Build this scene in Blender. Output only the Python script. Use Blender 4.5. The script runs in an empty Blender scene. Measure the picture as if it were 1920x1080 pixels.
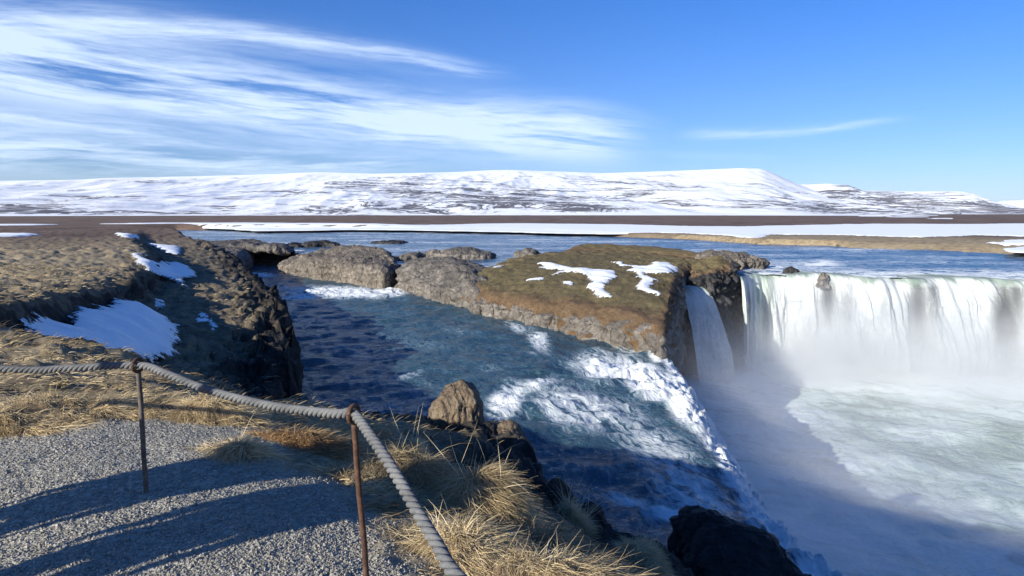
import bpy, bmesh, math
import numpy as np
from mathutils import Vector, noise as mnoise
RNG = np.random.default_rng(7)
scene = bpy.context.scene
COL = scene.collection
rad = math.radians

# ------------------------------------------------------------------ camera
F = 1200.0; PITCH = rad(6.75); CAMZ = 1.7
cp, sp = math.cos(PITCH), math.sin(PITCH)
def ray(px, py):
    a = (np.asarray(px, float)-960)/F; b = -(np.asarray(py, float)-540)/F
    return a, cp+b*sp, -sp+b*cp
def P(px, py, z):
    x, y, w = ray(px, py); t = (z-CAMZ)/w
    return np.array([x*t, y*t, z])
def PXY(px, py, z): return tuple(P(px, py, z)[:2])
def PD(px, py, Y):
    x, y, w = ray(px, py); t = Y/y
    return np.array([x*t, Y, CAMZ+w*t])
def proj(x, y, z):
    z = z-CAMZ; d = y*cp-z*sp; u = y*sp+z*cp
    d = np.where(d < .05, .05, d)
    return 960+F*x/d, 540-F*u/d
cam = bpy.data.cameras.new('camera'); cam.lens = 36*F/1920; cam.sensor_width = 36
cam.clip_end = 40000; cam.clip_start = .05
co = bpy.data.objects.new('camera', cam); COL.objects.link(co)
co.location = (0, 0, CAMZ); co.rotation_euler = (math.pi/2-PITCH, 0, 0)
scene.camera = co

# ------------------------------------------------------------------ noise
_p = np.random.default_rng(3).permutation(256); PERM = np.concatenate([_p, _p, _p])
_g = np.random.default_rng(5).normal(size=(256, 3)); GR = _g/np.linalg.norm(_g, axis=1)[:, None]*1.5
def perlin(x, y, z):
    x, y, z = np.broadcast_arrays(np.asarray(x, float), np.asarray(y, float), np.asarray(z, float))
    xi, yi, zi = (np.floor(v).astype(int) for v in (x, y, z))
    xf, yf, zf = x-xi, y-yi, z-zi
    u, v, w = (t*t*t*(t*(t*6-15)+10) for t in (xf, yf, zf))
    r = 0
    for i in (0, 1):
        for j in (0, 1):
            for k in (0, 1):
                h = PERM[PERM[PERM[(xi+i) & 255]+((yi+j) & 255)]+((zi+k) & 255)]
                g = GR[h]
                d = g[..., 0]*(xf-i)+g[..., 1]*(yf-j)+g[..., 2]*(zf-k)
                r = r+d*(u if i else 1-u)*(v if j else 1-v)*(w if k else 1-w)
    return r
def fbm(x, y, z, oct=4, gain=.5, lac=2.03):
    s, a, f = 0, 1, 1
    for i in range(oct):
        s = s+a*perlin(x*f+i*17.3, y*f+i*5.1, z*f-i*9.7); a *= gain; f *= lac
    return s
def ridged(x, y, z, oct=4, gain=.5):
    s, a, f = 0, 1, 1
    for i in range(oct):
        s = s+a*(1-2*np.abs(perlin(x*f+i*7.3, y*f+i*3.1, z*f+i*1.7))); a *= gain; f *= 2.1
    return s
def worley(x, y, z):
    xi, yi, zi = np.floor(x).astype(int), np.floor(y).astype(int), np.floor(z).astype(int)
    f1 = np.full(x.shape, 9.); f2 = f1.copy(); cid = np.zeros(x.shape)
    for i in (-1, 0, 1):
        for j in (-1, 0, 1):
            for k in (-1, 0, 1):
                h = PERM[PERM[PERM[(xi+i) & 255]+((yi+j) & 255)]+((zi+k) & 255)]
                px_ = xi+i+.5+.42*GR[h, 0]/1.5; py_ = yi+j+.5+.42*GR[h, 1]/1.5; pz_ = zi+k+.5+.42*GR[h, 2]/1.5
                d = np.sqrt((x-px_)**2+(y-py_)**2+(z-pz_)**2); c = d < f1
                f2 = np.where(c, f1, np.minimum(f2, d)); cid = np.where(c, h/255., cid); f1 = np.where(c, d, f1)
    return f1, f2, cid
def sstep(a, b, x):
    t = np.clip((x-a)/(b-a), 0, 1); return t*t*(3-2*t)

# ------------------------------------------------------------------ meshes
def mk(name, v, f, mat=None, parent=None, smooth=True, attrs=None, mats=None, midx=None):
    v = np.ascontiguousarray(v, dtype=np.float32); f = np.ascontiguousarray(f, dtype=np.int32)
    me = bpy.data.meshes.new(name); n = f.shape[1]
    me.vertices.add(len(v)); me.vertices.foreach_set('co', v.ravel())
    me.loops.add(f.size); me.loops.foreach_set('vertex_index', f.ravel())
    me.polygons.add(len(f)); me.polygons.foreach_set('loop_start', np.arange(0, f.size, n, dtype=np.int32))
    try: me.polygons.foreach_set('loop_total', np.full(len(f), n, dtype=np.int32))
    except Exception: pass
    me.update(calc_edges=True)
    me.polygons.foreach_set('use_smooth', np.full(len(f), smooth, dtype=bool))
    for k, a in (attrs or {}).items():
        at = me.attributes.new(k, 'FLOAT', 'POINT'); at.data.foreach_set('value', np.ascontiguousarray(a, dtype=np.float32).ravel())
    for m in (mats or [mat]):
        if m: me.materials.append(m)
    if midx is not None: me.polygons.foreach_set('material_index', np.ascontiguousarray(midx, dtype=np.int32))
    me.update()
    o = bpy.data.objects.new(name, me); COL.objects.link(o)
    if parent: o.parent = parent
    return o
def gridf(nu, nv, wrap=False):
    i = np.arange(nu if wrap else nu-1)[:, None]; j = np.arange(nv-1)[None, :]
    i2 = (i+1) % nu
    return np.stack([i*nv+j, i2*nv+j, i2*nv+j+1, i*nv+j+1], -1).reshape(-1, 4)
def tag(o, label=None, cat=None, group=None, kind=None):
    if label: o['label'] = label
    if cat: o['category'] = cat
    if group: o['group'] = group
    if kind: o['kind'] = kind
    return o
def compact(v, f, attrs=None):
    used, inv = np.unique(f, return_inverse=True)
    return v[used], inv.reshape(f.shape), {k: a[used] for k, a in (attrs or {}).items()}
def sdist(x, y, poly):
    """signed distance, positive inside"""
    x = np.asarray(x, float); y = np.asarray(y, float)
    d = np.full(x.shape, 1e18); ins = np.zeros(x.shape, bool); n = len(poly)
    for i in range(n):
        ax, ay = poly[i]; bx, by = poly[(i+1) % n]
        ex, ey = bx-ax, by-ay
        t = np.clip(((x-ax)*ex+(y-ay)*ey)/(ex*ex+ey*ey+1e-12), 0, 1)
        d = np.minimum(d, (x-ax-t*ex)**2+(y-ay-t*ey)**2)
        if ay != by:
            ins ^= ((ay > y) != (by > y)) & (x < (bx-ax)*(y-ay)/(by-ay)+ax)
    d = np.sqrt(d); return np.where(ins, d, -d)
def pdist(x, y, line):
    d = np.full(np.shape(x), 1e18)
    for (ax, ay), (bx, by) in zip(line[:-1], line[1:]):
        ex, ey = bx-ax, by-ay
        t = np.clip(((x-ax)*ex+(y-ay)*ey)/(ex*ex+ey*ey), 0, 1)
        d = np.minimum(d, (x-ax-t*ex)**2+(y-ay-t*ey)**2)
    return np.sqrt(d)
class TPS:
    def __init__(s, pts, lam=.02):
        p = np.array(pts, float); s.p = p[:, :2]; n = len(p)
        K = s.k(s.p, s.p)+lam*np.eye(n); A = np.zeros((n+3, n+3)); A[:n, :n] = K
        A[:n, n] = 1; A[:n, n+1:] = s.p; A[n:, :n] = A[:n, n:].T
        s.w = np.linalg.solve(A, np.concatenate([p[:, 2], [0, 0, 0]]))
    def k(s, a, b):
        r2 = ((a[:, None, :]-b[None])**2).sum(-1); return .5*r2*np.log(r2+1e-9)/100
    def __call__(s, x, y):
        sh = np.shape(x); q = np.stack([np.ravel(x), np.ravel(y)], -1); out = np.empty(len(q))
        for i in range(0, len(q), 100000):
            c = q[i:i+100000]; out[i:i+100000] = s.k(c, s.p)@s.w[:-3]+s.w[-3]+c@s.w[-2:]
        return out.reshape(sh)
def resample(pts, n, closed=False):
    p = np.array(pts, float)
    if closed: p = np.vstack([p, p[:1]])
    d = np.concatenate([[0], np.cumsum(np.linalg.norm(np.diff(p, axis=0), axis=1))])
    t = np.linspace(0, d[-1], n+1)[:-1] if closed else np.linspace(0, d[-1], n)
    return np.stack([np.interp(t, d, p[:, k]) for k in range(p.shape[1])], -1), t
def smoothline(pts, n, closed=False):
    """Catmull-Rom resample"""
    p = np.array(pts, float); m = len(p); out = []
    seg = m if closed else m-1
    for i in range(seg):
        if closed: a, b, c, d = p[i-1], p[i], p[(i+1) % m], p[(i+2) % m]
        else: a, b, c, d = p[max(i-1, 0)], p[i], p[i+1], p[min(i+2, m-1)]
        for t in np.linspace(0, 1, 12, endpoint=False):
            out.append(.5*((2*b)+(c-a)*t+(2*a-5*b+4*c-d)*t*t+(3*b-a-3*c+d)*t**3))
    if not closed: out.append(p[-1])
    return resample(out, n, closed)[0]
def vnormals(v, f):
    n = np.zeros_like(v)
    fn = np.cross(v[f[:, 2]]-v[f[:, 0]], v[f[:, -1]]-v[f[:, 1]])
    for k in range(f.shape[1]): np.add.at(n, f[:, k], fn)
    return n/(np.linalg.norm(n, axis=1)[:, None]+1e-12)

# ------------------------------------------------------------------ node expressions
T = None
class S:
    def __init__(s, sock): s.s = sock
    def __add__(a, b): return M('ADD', a, b)
    def __radd__(a, b): return M('ADD', b, a)
    def __sub__(a, b): return M('SUBTRACT', a, b)
    def __rsub__(a, b): return M('SUBTRACT', b, a)
    def __mul__(a, b): return M('MULTIPLY', a, b)
    def __rmul__(a, b): return M('MULTIPLY', b, a)
    def __truediv__(a, b): return M('DIVIDE', a, b)
    def __rtruediv__(a, b): return M('DIVIDE', b, a)
    def __pow__(a, b): return M('POWER', a, b)
    def __neg__(a): return M('MULTIPLY', a, -1.0)
def put(inp, v):
    if isinstance(v, S): T.links.new(v.s, inp)
    elif v is not None:
        if isinstance(v, tuple) and len(v) == 3 and inp.type == 'RGBA': v = v+(1,)
        inp.default_value = v
def M(op, *a, clamp=False):
    n = T.nodes.new('ShaderNodeMath'); n.operation = op; n.use_clamp = clamp
    for i, v in enumerate(a): put(n.inputs[i], v)
    return S(n.outputs[0])
def clamp01(a): return M('ADD', a, 0.0, clamp=True)
def smooth(lo, hi, x):
    n = T.nodes.new('ShaderNodeMapRange'); n.interpolation_type = 'SMOOTHSTEP'
    put(n.inputs[0], x); put(n.inputs[1], lo); put(n.inputs[2], hi)
    return S(n.outputs[0])
def vec(x, y, z):
    n = T.nodes.new('ShaderNodeCombineXYZ')
    for i, v in enumerate((x, y, z)): put(n.inputs[i], v)
    return S(n.outputs[0])
def xyz(v):
    n = T.nodes.new('ShaderNodeSeparateXYZ'); put(n.inputs[0], v); return [S(o) for o in n.outputs]
def vadd(a, b, op='ADD'):
    n = T.nodes.new('ShaderNodeVectorMath'); n.operation = op; put(n.inputs[0], a); put(n.inputs[1], b); return S(n.outputs[0])
def vscale(a, k):
    n = T.nodes.new('ShaderNodeVectorMath'); n.operation = 'SCALE'; put(n.inputs[0], a); put(n.inputs['Scale'], k); return S(n.outputs[0])
def noise(v, scale=1, detail=4, rough=.55, dist=0, color=False):
    n = T.nodes.new('ShaderNodeTexNoise'); put(n.inputs['Vector'], v); put(n.inputs['Scale'], scale)
    put(n.inputs['Detail'], detail); put(n.inputs['Roughness'], rough); put(n.inputs['Distortion'], dist)
    return S(n.outputs['Color' if color else 'Fac'])
def voro(v, scale=1, feature='F1', rnd=1, out='Distance'):
    n = T.nodes.new('ShaderNodeTexVoronoi'); n.feature = feature; put(n.inputs['Vector'], v); put(n.inputs['Scale'], scale)
    put(n.inputs['Randomness'], rnd); return S(n.outputs[out])
def mix(f, a, b):
    n = T.nodes.new('ShaderNodeMix'); n.data_type = 'RGBA'; put(n.inputs[0], f); put(n.inputs[6], a); put(n.inputs[7], b); return S(n.outputs[2])
def ramp(f, *stops):
    n = T.nodes.new('ShaderNodeValToRGB'); e = n.color_ramp.elements
    while len(e) < len(stops): e.new(.5)
    for i, (p, c) in enumerate(stops): e[i].position = p; e[i].color = tuple(c)+(1,)
    put(n.inputs[0], f); return S(n.outputs[0])
def attr(name):
    n = T.nodes.new('ShaderNodeAttribute'); n.attribute_name = name; return S(n.outputs['Fac'])
def pos(): return S(T.nodes.new('ShaderNodeNewGeometry').outputs['Position'])
def nrm(): return S(T.nodes.new('ShaderNodeNewGeometry').outputs['Normal'])
def bump(h, strength=.5, dist=.1, normal=None):
    n = T.nodes.new('ShaderNodeBump'); put(n.inputs['Height'], h); n.inputs['Strength'].default_value = strength
    n.inputs['Distance'].default_value = dist
    if normal: put(n.inputs['Normal'], normal)
    return S(n.outputs[0])
def bsdf(col, rough=.8, normal=None, spec=.3, **kw):
    n = T.nodes.new('ShaderNodeBsdfPrincipled'); put(n.inputs['Base Color'], col); put(n.inputs['Roughness'], rough)
    put(n.inputs['Specular IOR Level'], spec)
    if normal: put(n.inputs['Normal'], normal)
    for k, v in kw.items(): put(n.inputs[k], v)
    return S(n.outputs[0])
def smix(f, a, b):
    n = T.nodes.new('ShaderNodeMixShader'); put(n.inputs[0], f); put(n.inputs[1], a); put(n.inputs[2], b); return S(n.outputs[0])
def transparent(): return S(T.nodes.new('ShaderNodeBsdfTransparent').outputs[0])
def start(name):
    global T
    m = bpy.data.materials.new(name); m.use_nodes = True; T = m.node_tree; T.nodes.clear(); return m
def done(m, surf=None, vol=None):
    o = T.nodes.new('ShaderNodeOutputMaterial')
    if surf: T.links.new(surf.s, o.inputs['Surface'])
    if vol: T.links.new(vol.s, o.inputs['Volume'])
    return m

# ------------------------------------------------------------------ light
SUN_AZ = 227.0; SUN_EL = 21.0      # azimuth clockwise from +Y
sv = Vector((math.sin(rad(SUN_AZ))*math.cos(rad(SUN_EL)), math.cos(rad(SUN_AZ))*math.cos(rad(SUN_EL)), math.sin(rad(SUN_EL))))
L = bpy.data.lights.new('sun', 'SUN'); L.energy = 5.0; L.angle = rad(.53); L.color = (1, .962, .84)
lo = bpy.data.objects.new('sun', L); COL.objects.link(lo); lo.rotation_euler = sv.to_track_quat('Z', 'Y').to_euler()
lo.location = (-20, -20, 30)

W = bpy.data.worlds.new('World'); scene.world = W; W.use_nodes = True
T = W.node_tree; T.nodes.clear()
sky = T.nodes.new('ShaderNodeTexSky'); sky.sky_type = 'NISHITA'; sky.sun_disc = False
sky.sun_elevation = rad(SUN_EL); sky.sun_rotation = rad(SUN_AZ); sky.altitude = 200; sky.air_density = 1.0; sky.dust_density = .15; sky.ozone_density = 2.2
tc = S(T.nodes.new('ShaderNodeTexCoord').outputs['Generated'])
dx, dy, dz = xyz(tc)
az = M('ARCTAN2', dx, dy)*57.29578; el = M('ARCSINE', dz)*57.29578
def angs(px, py):
    x, y, w = ray(px, py); return np.degrees(np.arctan2(x, y)), np.degrees(np.arcsin(w/np.sqrt(x*x+y*y+w*w)))
wob = noise(vec(az*.05, el*.12, 3.1), 1, 3, .5)-.5
cover = None
BANDS = [  # centre line, half width px start/end, strength, fade in px, fade out px, seed
    ([(0, 108), (300, 152), (600, 205), (900, 243), (1180, 268)], 58, 36, 1.5, None, (1050, 1240)),
    ([(0, 30), (300, 48), (600, 86), (950, 138)], 27, 12, .85, None, (800, 1010)),
    ([(0, 222), (200, 240), (460, 275)], 15, 10, .85, None, (330, 500)),
    ([(0, 282), (300, 298), (600, 305), (850, 308)], 33, 14, 1.35, None, (600, 900)),
    ([(1270, 247), (1400, 244), (1550, 241), (1720, 226)], 9, 4, .75, (1255, 1330), (1560, 1740)),
    ([(880, 225), (1050, 225), (1250, 250)], 44, 20, .6, (800, 960), (1140, 1300)),
    ([(1120, 285), (1300, 290), (1500, 296)], 8, 6, .2, (1120, 1200), (1400, 1500)),
]
for pts, w0, w1, amp, fi, fo in BANDS:
    A, E = angs([p[0] for p in pts], [p[1] for p in pts]); c = np.polyfit(A, E, 2)
    cen = az*az*float(c[0])+az*float(c[1])+float(c[2])
    rel = el-cen+wob*1.6
    wid = float(w0/20.9)+(az-float(A[0]))*float((w1-w0)/20.9/(A[-1]-A[0]))
    q = rel/M('MAXIMUM', wid, .12)
    g = M('EXPONENT', -(q*q))
    st = noise(vec(az*.20, rel*2.3-az*.10, 1.3+w0), 1, 8, .68, .45)
    st2 = noise(vec(az*.05, rel*.55, 7.7+w0), 1, 4, .55, .2)
    k = g*amp*clamp01((st-.36)*1.7+(st2-.46)*3.2+.22)
    if fi: k = k*smooth(float(angs(fi[0], 250)[0]), float(angs(fi[1], 250)[0]), az)
    if fo: k = k*(1-smooth(float(angs(fo[0], 250)[0]), float(angs(fo[1], 250)[0]), az))
    cover = k if cover is None else cover+k
cover = M('MINIMUM', cover*.85, .8)
tint = mix(smooth(-2., 24., el), (.365, .505, .83), (.132, .485, 1.02))
skyc = vadd(S(sky.outputs[0]), tint, 'MULTIPLY')
cl = mix(cover, skyc, (5.3, 6.4, 8.0))
bg = T.nodes.new('ShaderNodeBackground'); put(bg.inputs[0], cl); bg.inputs[1].default_value = .10
ow = T.nodes.new('ShaderNodeOutputWorld'); T.links.new(bg.outputs[0], ow.inputs[0])

# ------------------------------------------------------------------ materials
def rock_mat(name, c0, c1, c2, lichen=.0, scale=1.0, wet=0):
    m = start(name); p = pos(); x, y, z = xyz(p)
    n1 = noise(p, .5*scale, 6, .6); n2 = noise(p, 3*scale, 8, .7); n3 = noise(vec(x*1.6*scale, y*1.6*scale, z*.35*scale), 1, 5, .6, .4)
    cr = voro(vadd(vec(x*.9*scale, y*.9*scale, z*.45*scale), vscale(noise(p, 1.2*scale, 3, color=True), .7)), 1.1, 'DISTANCE_TO_EDGE')
    c = ramp(n1*.5+n2*.5, (.36, c0), (.5, c1), (.64, c2))
    c = mix(smooth(.05, 0, cr)*.5, c, tuple(k*.35 for k in c0))
    if lichen: c = mix(smooth(.56, .66, noise(p, 5*scale, 6, .7))*lichen, c, (.36, .33, .27))
    c = mix(smooth(.45, .85, xyz(nrm())[2])*.55, c, ramp(n2, (.3, tuple(k*.8 for k in c0)), (.7, tuple(k*.85 for k in c1))))
    h = n2*.5+n3*.9+smooth(0, .12, cr)*.35+noise(p, 14*scale, 5, .7)*.18
    return done(m, bsdf(c, .85-.5*wet, bump(h, .9, .22), .3))
MROCK = rock_mat('basalt_brown', (.062, .053, .047), (.145, .127, .112), (.275, .24, .21), .35)
MROCK2 = rock_mat('basalt_tan', (.08, .066, .054), (.178, .15, .124), (.31, .262, .215), .3, 1.6)
MBROWN = rock_mat('boulder_brown', (.11, .078, .052), (.205, .15, .10), (.33, .26, .185), .35, 2.4)
MDARK = rock_mat('basalt_dark', (.018, .017, .018), (.04, .037, .038), (.085, .075, .07), .05, 1.0, .4)
MBLACK = rock_mat('basalt_wet', (.016, .014, .014), (.04, .035, .034), (.09, .076, .068), .1, 3.0, .35)

def ground_mat():
    m = start('bank_ground'); p = pos(); x, y, z = xyz(p); nz = xyz(nrm())[2]
    gr = attr('gravel'); rk = attr('rock'); far = attr('far')
    # gravel
    v1 = voro(p, 42, 'F1'); v2 = voro(p, 85, 'F1'); vc = voro(p, 42, 'F1', 1, 'Color'); vcx = xyz(vc)[0]
    g = ramp(vcx*.6+noise(p, 9, 4)*.4, (.15, (.165, .15, .125)), (.5, (.30, .275, .228)), (.85, (.43, .40, .33)))
    hg = (1-v1)*.5+(1-v2)*.3+noise(p, 6, 5, .6)*.7
    # turf, dry and straw coloured
    big = noise(p, .22, 5, .6); med = noise(vec(x*.9, y*1.6, z*1.4), 1.1, 6, .65, .6); fin = noise(vec(x*3, y*6, z*6), 2.2, 6, .7, .4)
    s = ramp(med*.55+big*.25+fin*.28, (.36, (.075, .058, .042)), (.47, (.215, .165, .103)), (.55, (.36, .28, .17)), (.70, (.50, .40, .25)))
    heath = ramp(noise(vec(x*.25, y*.12, z), .35, 6, .65), (.3, (.075, .050, .038)), (.52, (.140, .094, .070)), (.72, (.21, .15, .11)))
    s = mix(far, s, heath)
    # rock and peat on steep places
    n2 = noise(p, 2.2, 8, .68); r = ramp(n2, (.3, (.010, .009, .009)), (.52, (.030, .026, .023)), (.74, (.12, .098, .078)))
    steep = smooth(.80, .55, nz+(noise(p, 1.5, 4)-.5)*.35)
    k = M('MAXIMUM', steep, rk)
    c = mix(clamp01(gr+(noise(p, 5, 4)-.5)*gr*(1-gr)*3), s, g); c = mix(k, c, r)
    h = (med*.8+fin*.35)*(1-gr)*.9+hg*gr*.16+n2*k*.7
    return done(m, bsdf(c, .92, bump(h, .85, .14), .2))
MGROUND = ground_mat()

def turf_mat():
    m = start('island_turf'); p = pos(); x, y, z = xyz(p); ed = attr('edge')
    n = noise(p, .35, 5, .6); n2 = noise(p, 2.2, 7, .7); n3 = noise(p, 9, 5, .7)
    c = ramp(n2*.5+n3*.5, (.34, (.062, .048, .024)), (.5, (.130, .102, .052)), (.66, (.215, .172, .095)))
    ru = ramp(n2*.5+n3*.5, (.34, (.060, .038, .022)), (.5, (.125, .080, .046)), (.66, (.21, .145, .088)))
    c = mix(smooth(.30, .58, n*.55+ed*.62-.10), c, ru)
    return done(m, bsdf(c, .95, bump(n2*.7+n3*.4, .8, .15), .15))
MTURF = turf_mat()

def snow_mat():
    m = start('old_snow'); p = pos(); d = noise(p, 1.4, 6, .65); e = attr('edge')
    c = mix(smooth(.52, .72, d)*.35+(1-e)*.25, (.86, .87, .89), (.52, .49, .45))
    sh = bsdf(c, .6, bump(noise(p, 1.2, 4, .5)*.8+noise(p, 7, 4, .6)*.3, .5, .12), .3)
    a = smooth(.40, .52, noise(p, 3.2, 7, .72)*1.25+e*.62-.30)
    return done(m, smix(a, transparent(), sh))
MSNOW = snow_mat()
def snowfar_mat():
    m = start('far_snow'); p = pos(); d = noise(p, .05, 5, .6)
    return done(m, bsdf(mix(smooth(.55, .8, d)*.2, (.88, .89, .9), (.7, .7, .7)), .6, bump(noise(p, .1, 4), .3, 1.), .2))
MSNOWF = snowfar_mat()

def hill_mat(name, bare, tintc=(.10, .094, .10)):
    m = start(name); p = pos(); x, y, z = xyz(p); t = attr('t'); az_ = attr('az')
    sl = attr('slant')
    # snow lies in bands along the slope, wind scoured rock between
    wv = noise(vec(x*.0016, y*.0016, z*.004), 1, 3, .5)
    u = z+sl*26.+(wv-.5)*70.
    a = noise(vec(x*.0055, u*.085, y*.0012), 1, 5, .55, .5)
    b = noise(vec(x*.026, u*.34, y*.005), 1, 6, .62, .5)
    c_ = noise(vec(x*.0016, z*.012, 4.), 1, 4, .55)
    line = 1-M('ABSOLUTE', b-.5)*5.
    th = .492+t*.125-attr('bare')*.16-(c_-.5)*.30+bare
    k = smooth(th-.032, th+.03, a*.40+b*.36+clamp01(line)*.16)
    tone = noise(p, .03, 5, .6)
    rk = mix(tone, tuple(v*.75 for v in tintc), tuple(v*1.7 for v in tintc))
    sc = mix(smooth(.3, .7, noise(p, .006, 5)), (.80, .82, .86), (.9, .9, .91))
    h = noise(vec(x*.006, z*.05, y*.004), 1, 7, .6, .5)
    return done(m, bsdf(mix(k, sc, rk), .8, bump(h, .5, 5.), .15))
MHILL = hill_mat('snowy_hill', 0.0)
MHILL2 = hill_mat('snowy_hill_bare', .03, (.14, .13, .135))
MHILL3 = hill_mat('far_white_hill', .5, (.14, .13, .135))

def water_mat(name, body, fscale=1.0, wave=.35, foamc=(.80, .82, .82), rough=.2, lscale=1.0):
    m = start(name); p = pos(); fo = attr('foam'); fu = attr('fu'); fv = attr('fv')
    fl = vec(fu, fv, 0.0)
    warp = vscale(vadd(noise(fl, .35*fscale, 3, .5, color=True), (.5, .5, .5), 'SUBTRACT'), 2.2/fscale)
    q = vadd(vec(fu*1.15, fv*.26, 0.0), warp)
    n1 = noise(q, 1.15*fscale, 8, .66, .7); n2 = noise(q, 3.6*fscale, 6, .7, .9)
    web = 1-M('ABSOLUTE', n1-.5)*6.0
    v = n1*.50+n2*.32+clamp01(web)*.16
    th = .86-fo*.62
    k = smooth(th-.09, th+.17, v)
    thin = smooth(th-.24, th+.02, v)*clamp01(fo*1.8)
    # wave relief
    w1 = noise(vadd(vec(fu*.55, fv*.9, 0.), vscale(warp, .4)), .9*lscale, 5, .55, .5); w2 = noise(vec(fu, fv*1.5, 1.), 3.2*lscale, 6, .62, .4); w3 = noise(p, 11*lscale, 4, .6)
    wh = w1*1.0+w2*.40+w3*.10
    fh = n1*.6+n2*.55+noise(p, 9, 4, .7)*.25
    wc = mix(thin*.55, body, tuple(v*2.6+.02 for v in body))
    sw = bsdf(wc, rough, bump(wh, wave, .8), .5, IOR=1.333)
    sf = bsdf(mix(smooth(.3, .7, n2), foamc, tuple(min(v*1.06, .93) for v in foamc)), .75, bump(fh, .8, .30), .15)
    return done(m, smix(k, sw, sf))
MCHAN = water_mat('channel_water', (.034, .077, .108), 1.45, .9)
MRIVER = water_mat('river_water', (.016, .052, .100), .85, .6, lscale=.6)
MPOOL = water_mat('pool_water', (.23, .285, .25), .62, .5, foamc=(.74, .78, .77), rough=.25)

def fall_mat(name, green=.5):
    m = start(name); p = pos(); fu = attr('fu'); fd = attr('fd'); fo = attr('foam'); ve = attr('veil')
    wob_ = (noise(vec(fu*.3, fd*.10, 2.), 1, 4, .6)-.5)*1.6
    a = noise(vec(fu*1.6+wob_, fd*.13, 0.), 1, 7, .62, .35); b = noise(vec(fu*5.5+wob_*2, fd*.55, 3.), 1, 6, .68, .5)
    c_ = noise(vec(fu*9, fd*3.2, 5.), 1, 5, .7, .4)
    big = noise(vec(fu*.33, fd*.035, 7.), 1, 4, .6)
    white = smooth(.30, .62, a*.45+b*.35+c_*.2+(fo-.5)*.9)
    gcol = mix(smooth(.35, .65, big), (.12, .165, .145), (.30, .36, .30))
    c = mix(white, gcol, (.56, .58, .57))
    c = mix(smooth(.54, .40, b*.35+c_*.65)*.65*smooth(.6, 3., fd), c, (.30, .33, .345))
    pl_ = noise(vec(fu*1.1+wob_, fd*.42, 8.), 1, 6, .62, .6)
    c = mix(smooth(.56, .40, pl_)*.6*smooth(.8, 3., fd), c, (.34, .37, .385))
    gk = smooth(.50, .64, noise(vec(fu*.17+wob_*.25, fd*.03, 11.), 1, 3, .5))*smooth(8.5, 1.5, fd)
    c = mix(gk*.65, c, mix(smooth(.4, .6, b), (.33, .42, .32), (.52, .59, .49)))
    h = a*.9+b*.6+c_*.35
    sh = bsdf(c, .7, bump(h, .7, .25), .15)
    hole = ve*smooth(.36, .54, b*.55+c_*.45+(ve-.5)*.25)
    return done(m, smix(clamp01(hole), sh, transparent()))
MFALL = fall_mat('falling_water')

def blade_mat(name, c0, c1, c2):
    m = start(name); t = attr('tint')
    c = ramp(t, (.05, c0), (.5, c1), (.95, c2))
    sh = bsdf(c, .7, None, .25)
    tr = T.nodes.new('ShaderNodeBsdfTranslucent'); put(tr.inputs[0], c)
    return done(m, smix(.25, sh, S(tr.outputs[0])))
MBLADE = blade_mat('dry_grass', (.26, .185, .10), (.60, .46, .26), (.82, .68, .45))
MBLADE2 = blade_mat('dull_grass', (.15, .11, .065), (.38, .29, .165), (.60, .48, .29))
MBLADER = blade_mat('rusty_grass', (.16, .085, .038), (.36, .215, .10), (.52, .36, .18))
def stone_mat():
    m = start('gravel_stone'); t = attr('tint')
    c = ramp(t, (.05, (.165, .15, .128)), (.5, (.305, .28, .234)), (.8, (.41, .375, .315)), (.98, (.55, .52, .45)))
    return done(m, bsdf(c, .9, bump(noise(pos(), 120, 4), .4, .003), .2))
MSTONE = stone_mat()
def rust_mat(name, a, b, c):
    m = start(name); p = pos(); n = noise(p, 30, 6, .7)
    return done(m, bsdf(ramp(n, (.3, a), (.52, b), (.7, c)), .75, bump(noise(p, 160, 5, .7), .5, .002), .35, Metallic=.25))
MRUST = rust_mat('rusty_iron', (.045, .026, .020), (.10, .052, .034), (.17, .10, .068))
MIRON = rust_mat('weathered_iron', (.06, .05, .042), (.12, .10, .085), (.20, .165, .135))
def rope_mat():
    m = start('rope'); p = pos(); t = attr('tint')
    n = noise(vec(t*400, t*3, 0.), 1, 4, .6)
    f = noise(p, 160, 5, .7)
    return done(m, bsdf(ramp(f*.5+noise(p, 9, 4)*.5, (.32, (.07, .07, .074)), (.5, (.13, .13, .134)), (.68, (.21, .207, .205))), .85, bump(f, .6, .003), .2))
MROPE = rope_mat()

# ------------------------------------------------------------------ layout
W1, W2, W3 = -4.3, -6.3, -13.0          # upper river, side channel, pool below the falls
def pl(lst, z): return [PXY(a, b, z) for a, b in lst]
LIP = pl([(1246, 658), (1268, 690), (1297, 735), (1325, 780), (1352, 825), (1378, 870), (1408, 920), (1446, 975), (1500, 1035), (1560, 1095)], -6.75)+[(6.6, 9.4), (6.9, 7.5)]
CREST = [(21.6, 60.2), (23.2, 63.4), (26.0, 64.4), (29.5, 63.4), (33, 61.6), (37, 60.4), (41.5, 59.4), (46, 58.6), (51, 57.8), (58, 56.5), (68, 53.5), (80, 49)]
NEARBANK = [(6.6, 5.6), (5.0, 6.6), (3.9, 7.5), (2.6, 8.6), (1.7, 8.6), (1.25, 8.9), (.95, 9.7), (.75, 10.8), (.1, 12.6), (-1.1, 13.6), (-2.6, 13.4), (-3.9, 13.8), (-5.4, 15.6), (-7.0, 19), (-8.4, 23.5)]
LEFTCLIFF = pl([(560, 730), (562, 700), (548, 648), (514, 590), (470, 548), (444, 517)], W2)
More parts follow.
